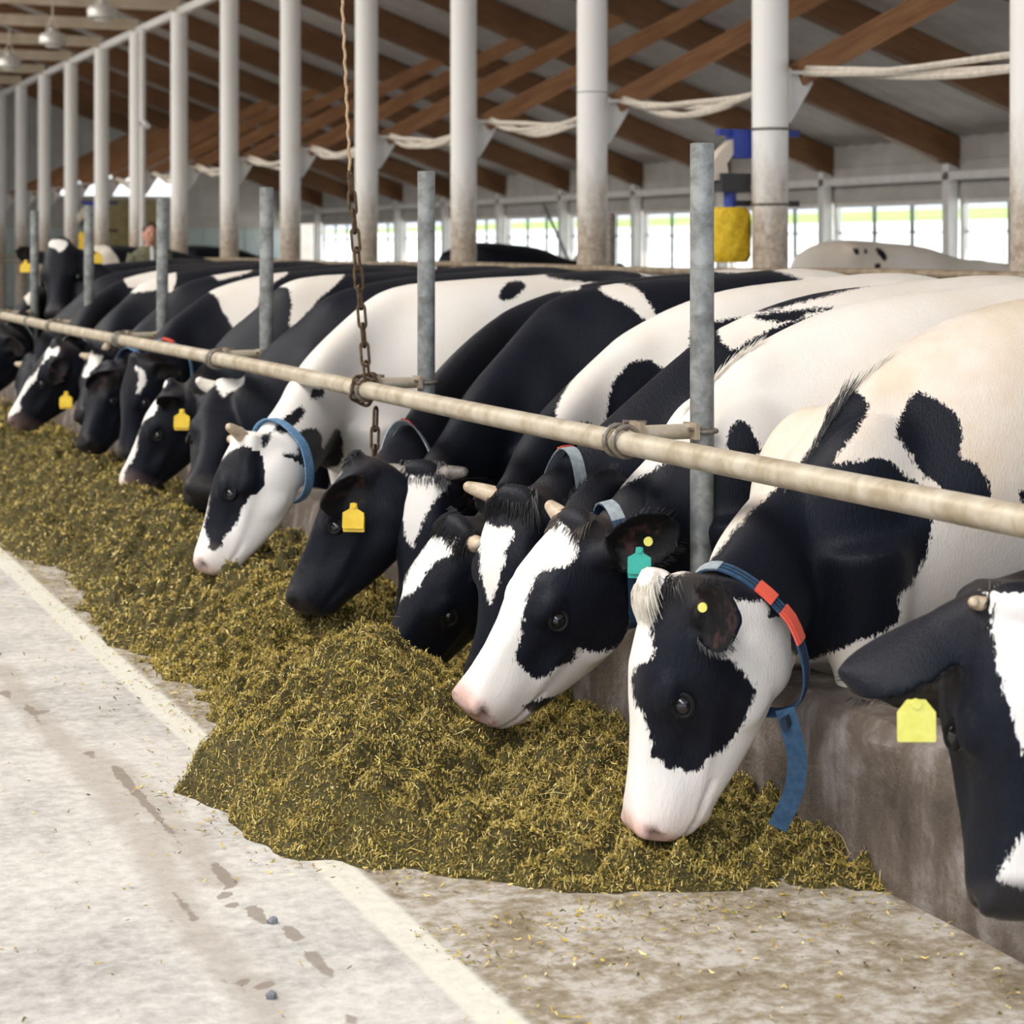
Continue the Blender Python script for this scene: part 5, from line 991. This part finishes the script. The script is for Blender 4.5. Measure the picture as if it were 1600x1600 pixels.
heap_o = bpy.data.objects.new('silage_heap', me); COL.objects.link(heap_o)
tag(heap_o, 'long heap of olive chopped silage under the cows along the curb', 'feed', None, 'stuff')

def blades(N, y0, y1, lmin, lmax, wmin, wmax, seed, dens=None, zfun=heap, xlo=1.05, xhi=2.63, lift=.5, name='silage_strands', parent=None, thr=.0):
    r = np.random.default_rng(seed)
    x = r.uniform(xlo, xhi, N * 3); y = y0 + (y1 - y0) * r.random(N * 3) ** 1.25; z = zfun(x, y)
    ok = np.where(z > thr)[0][:N]; x, y, z = x[ok], y[ok], z[ok]; n = len(x)
    L = r.uniform(lmin, lmax, n) * (.6 + .8 * r.random(n)); Wd = r.uniform(wmin, wmax, n)
    th = r.uniform(0, 2 * np.pi, n); el = r.normal(.10, lift, n)
    dx = np.stack([np.cos(th) * np.cos(el), np.sin(th) * np.cos(el), np.sin(el)], 1)
    sd = np.stack([-np.sin(th), np.cos(th), r.normal(0, .5, n)], 1); sd /= np.linalg.norm(sd, axis=1)[:, None]
    c = np.stack([x, y, z + r.uniform(-.002, .010, n) + np.abs(np.sin(el)) * L * .25], 1)
    bend = np.stack([np.zeros(n), np.zeros(n), r.uniform(-.3, .3, n) * L], 1)
    v = np.empty((n, 6, 3))
    for i, (t, wk) in enumerate(((-.5, .6), (0, 1), (.5, .45))):
        ctr = c + dx * (L * t)[:, None] + (bend if i == 1 else 0)
        v[:, 2 * i] = ctr - sd * (Wd * wk)[:, None]; v[:, 2 * i + 1] = ctr + sd * (Wd * wk)[:, None]
    base = (np.arange(n) * 6)[:, None]
    fc = np.concatenate([base + np.array([[0, 1, 3, 2]]), base + np.array([[2, 3, 5, 4]])], 1).reshape(-1, 4)
    m = bpy.data.meshes.new(name); m.vertices.add(n * 6); m.vertices.foreach_set('co', v.astype(np.float32).ravel())
    m.loops.add(n * 8); m.loops.foreach_set('vertex_index', fc.astype(np.int32).ravel()); m.polygons.add(n * 2)
    m.polygons.foreach_set('loop_start', np.arange(0, n * 8, 4, dtype=np.int32)); m.polygons.foreach_set('loop_total', np.full(n * 2, 4, np.int32)); m.update(calc_edges=True)
    pal = np.array([(.45, .325, .080), (.62, .47, .145), (.31, .235, .045), (.15, .14, .030), (.76, .63, .28), (.050, .052, .018), (.44, .33, .06)]); pr = [.24, .22, .18, .11, .08, .07, .10]
    ci = r.choice(len(pal), n, p=pr); col = pal[ci] * r.uniform(.75, 1.2, (n, 1)); tn = np.ones((n, 6, 4)); tn[:, :, :3] = col[:, None, :]
    at = m.attributes.new('tint', 'FLOAT_COLOR', 'POINT'); at.data.foreach_set('color', tn.astype(np.float32).ravel())
    m.materials.append(M['feed']); o = bpy.data.objects.new(name, m); COL.objects.link(o); o.parent = parent
    o['kind'] = 'stuff'; return o
blades(160000, 3.98, 7.6, .005, .017, .0008, .0020, 21, lift=.75, parent=heap_o)
blades(50000, 6.8, 15.0, .010, .026, .0015, .0036, 22, lift=.6, parent=heap_o)
blades(12000, 14.0, 26.0, .03, .06, .004, .007, 23, parent=heap_o)
blades(3000, 4.0, 8.0, .04, .075, .0008, .0014, 24, lift=.35, parent=heap_o)
# crumbs swept off on the floor
def crumbz(x, y):
    xe = np.interp(y, ey, ex); dd = np.abs(x - xe); r = np.random.default_rng(77).random(x.shape)
    near = (heap(x, y) < .0) & ((r < .95 * np.exp(-((xe + .10 - x) / .11).clip(0) ** 1)) | ((y < 4.25) & (x > 1.5) & (r < np.exp(-(4.2 - y).clip(0) / .22) * .8)) | (r < .012))
    return np.where(near, .003, -1)
cr = blades(15000, 3.0, 12.0, .006, .022, .0012, .0035, 31, zfun=crumbz, xlo=.2, xhi=2.62, lift=.18, name='silage_crumbs')
tag(cr, 'loose silage crumbs scattered on the concrete around the heap', 'crumbs', None, 'stuff')
for px_, lab in zip(DATA['pebbles'], ('bluish pebble on the concrete by the drip trail', 'bluish pebble close to the lower edge of the floor', 'small grey pebble beside the dark drip stain')):
    r = np.random.default_rng(int(px_[0] * 1000)); mb = MB().sphere((px_[0], px_[1], .006), (.012, .010, .009), 9, 6); mb.v = [tuple(np.array(p) + r.normal(size=3) * .0012) for p in mb.v]
    tag(mb.build('pebble', M['stone'], None, (px_[0], px_[1], 0)), lab, 'stone')

# ------------------------------------------------------------------ the person in the cow alley
def person():
    o0 = np.array(DATA['person']); x, y, z0 = o0; S = 1.0
    pt = lambda dx, dz, dy=0: o0 + S * np.array((dx, dy, dz))
    mb = MB()
    for s in (-1, 1):
        mb.tube([pt(.09 * s, .92), pt(.10 * s, .50, -.01), pt(.10 * s, .10), pt(.10 * s, .03)], [.085, .06, .04, .045], 12); mb.tube([pt(.10 * s, .035, .05), pt(.10 * s, .035, -.14)], .04, 10)
        mb.tube([pt(.18 * s, 1.40), pt(.25 * s, 1.12, .02), pt(.22 * s, .92, -.16), pt(.21 * s, .90, -.24)], [.055, .045, .034, .03], 10)
        for q in range(5): mb.tube([pt((.185 + .012 * q) * s, .90, -.24), pt((.18 + .014 * q) * s, .89, -.285 - .012 * (q in (1, 2, 3))), pt((.18 + .014 * q) * s, .865, -.31 - .012 * (q in (1, 2, 3)))], [.010, .009, .007], 6)
    mb.rings([[pt(wx * math.cos(t), zz, wy * math.sin(t)) for t in np.linspace(0, 2 * math.pi, 20, endpoint=False)] for zz, wx, wy in ((.86, .15, .11), (.95, .165, .12), (1.10, .145, .105), (1.28, .175, .12), (1.40, .19, .11), (1.46, .12, .08), (1.50, .06, .06))])
    mb.tube([pt(0, 1.44, .01), pt(0, 1.58, -.01)], .055, 12)
    mb.sphere(pt(0, 1.63, -.01), (.078 * S, .10 * S, .118 * S), 18, 12); mb.sphere(pt(0, 1.565, -.055), (.05 * S, .05 * S, .045 * S), 12, 8)
    mb.tube([pt(0, 1.645, -.10), pt(0, 1.605, -.125), pt(0, 1.60, -.10)], [.010, .017, .010], 8)
    for s in (-1, 1): mb.sphere(pt(.08 * s, 1.62, .01), (.014, .026, .035), 10, 6)
    me = mb.mesh('person', o0, True, False); o = bpy.data.objects.new('person', me); COL.objects.link(o); o.location = o0
    r = o.modifiers.new('r', 'REMESH'); r.mode = 'VOXEL'; r.voxel_size = .011; r.use_smooth_shade = True
    s_ = o.modifiers.new('s', 'SMOOTH'); s_.iterations = 3
    dg = bpy.context.evaluated_depsgraph_get(); nm = bpy.data.meshes.new_from_object(o.evaluated_get(dg)); o.modifiers.clear(); o.data = nm; nm.materials.clear(); nm.materials.append(M['skin'])
    j = MB().rings([[pt(wx * math.cos(t), zz, wy * math.sin(t)) for t in np.linspace(0, 2 * math.pi, 24, endpoint=False)] for zz, wx, wy in ((.80, .19, .145), (.95, .19, .145), (1.10, .172, .13), (1.28, .20, .14), (1.41, .205, .128), (1.475, .13, .10), (1.50, .085, .085))])
    for s in (-1, 1): j.tube([pt(.17 * s, 1.40), pt(.25 * s, 1.12, .02), pt(.222 * s, .93, -.14)], [.075, .062, .05], 12)
    j.build('jacket', M['jacket'], o, o0)
    MB().rings([[pt(.055 * math.cos(t), zz, -.02 + wy * math.sin(t)) for t in np.linspace(math.pi, 2 * math.pi, 9)] for zz, wy in ((1.10, .125), (1.28, .135), (1.42, .115), (1.49, .075))], caps=False).build('shirt', M['shirt'], o, o0)
    t = MB()
    for s in (-1, 1): t.tube([pt(.085 * s, .96), pt(.10 * s, .50, -.01), pt(.10 * s, .09)], [.105, .075, .06], 12)
    t.build('trousers', M['trousers'], o, o0)
    MB().sphere(pt(0, 1.665, .012), (.086 * S, .104 * S, .100 * S), 16, 10).build('hair', M['phair'], o, o0)
    for s in (-1, 1): MB().sphere(pt(.032 * s, 1.635, -.098), .011, 8, 6).build('eye', M['eye'], o, o0)
    tag(o, 'person in an olive jacket standing in the alley behind the cows', 'person')
person()
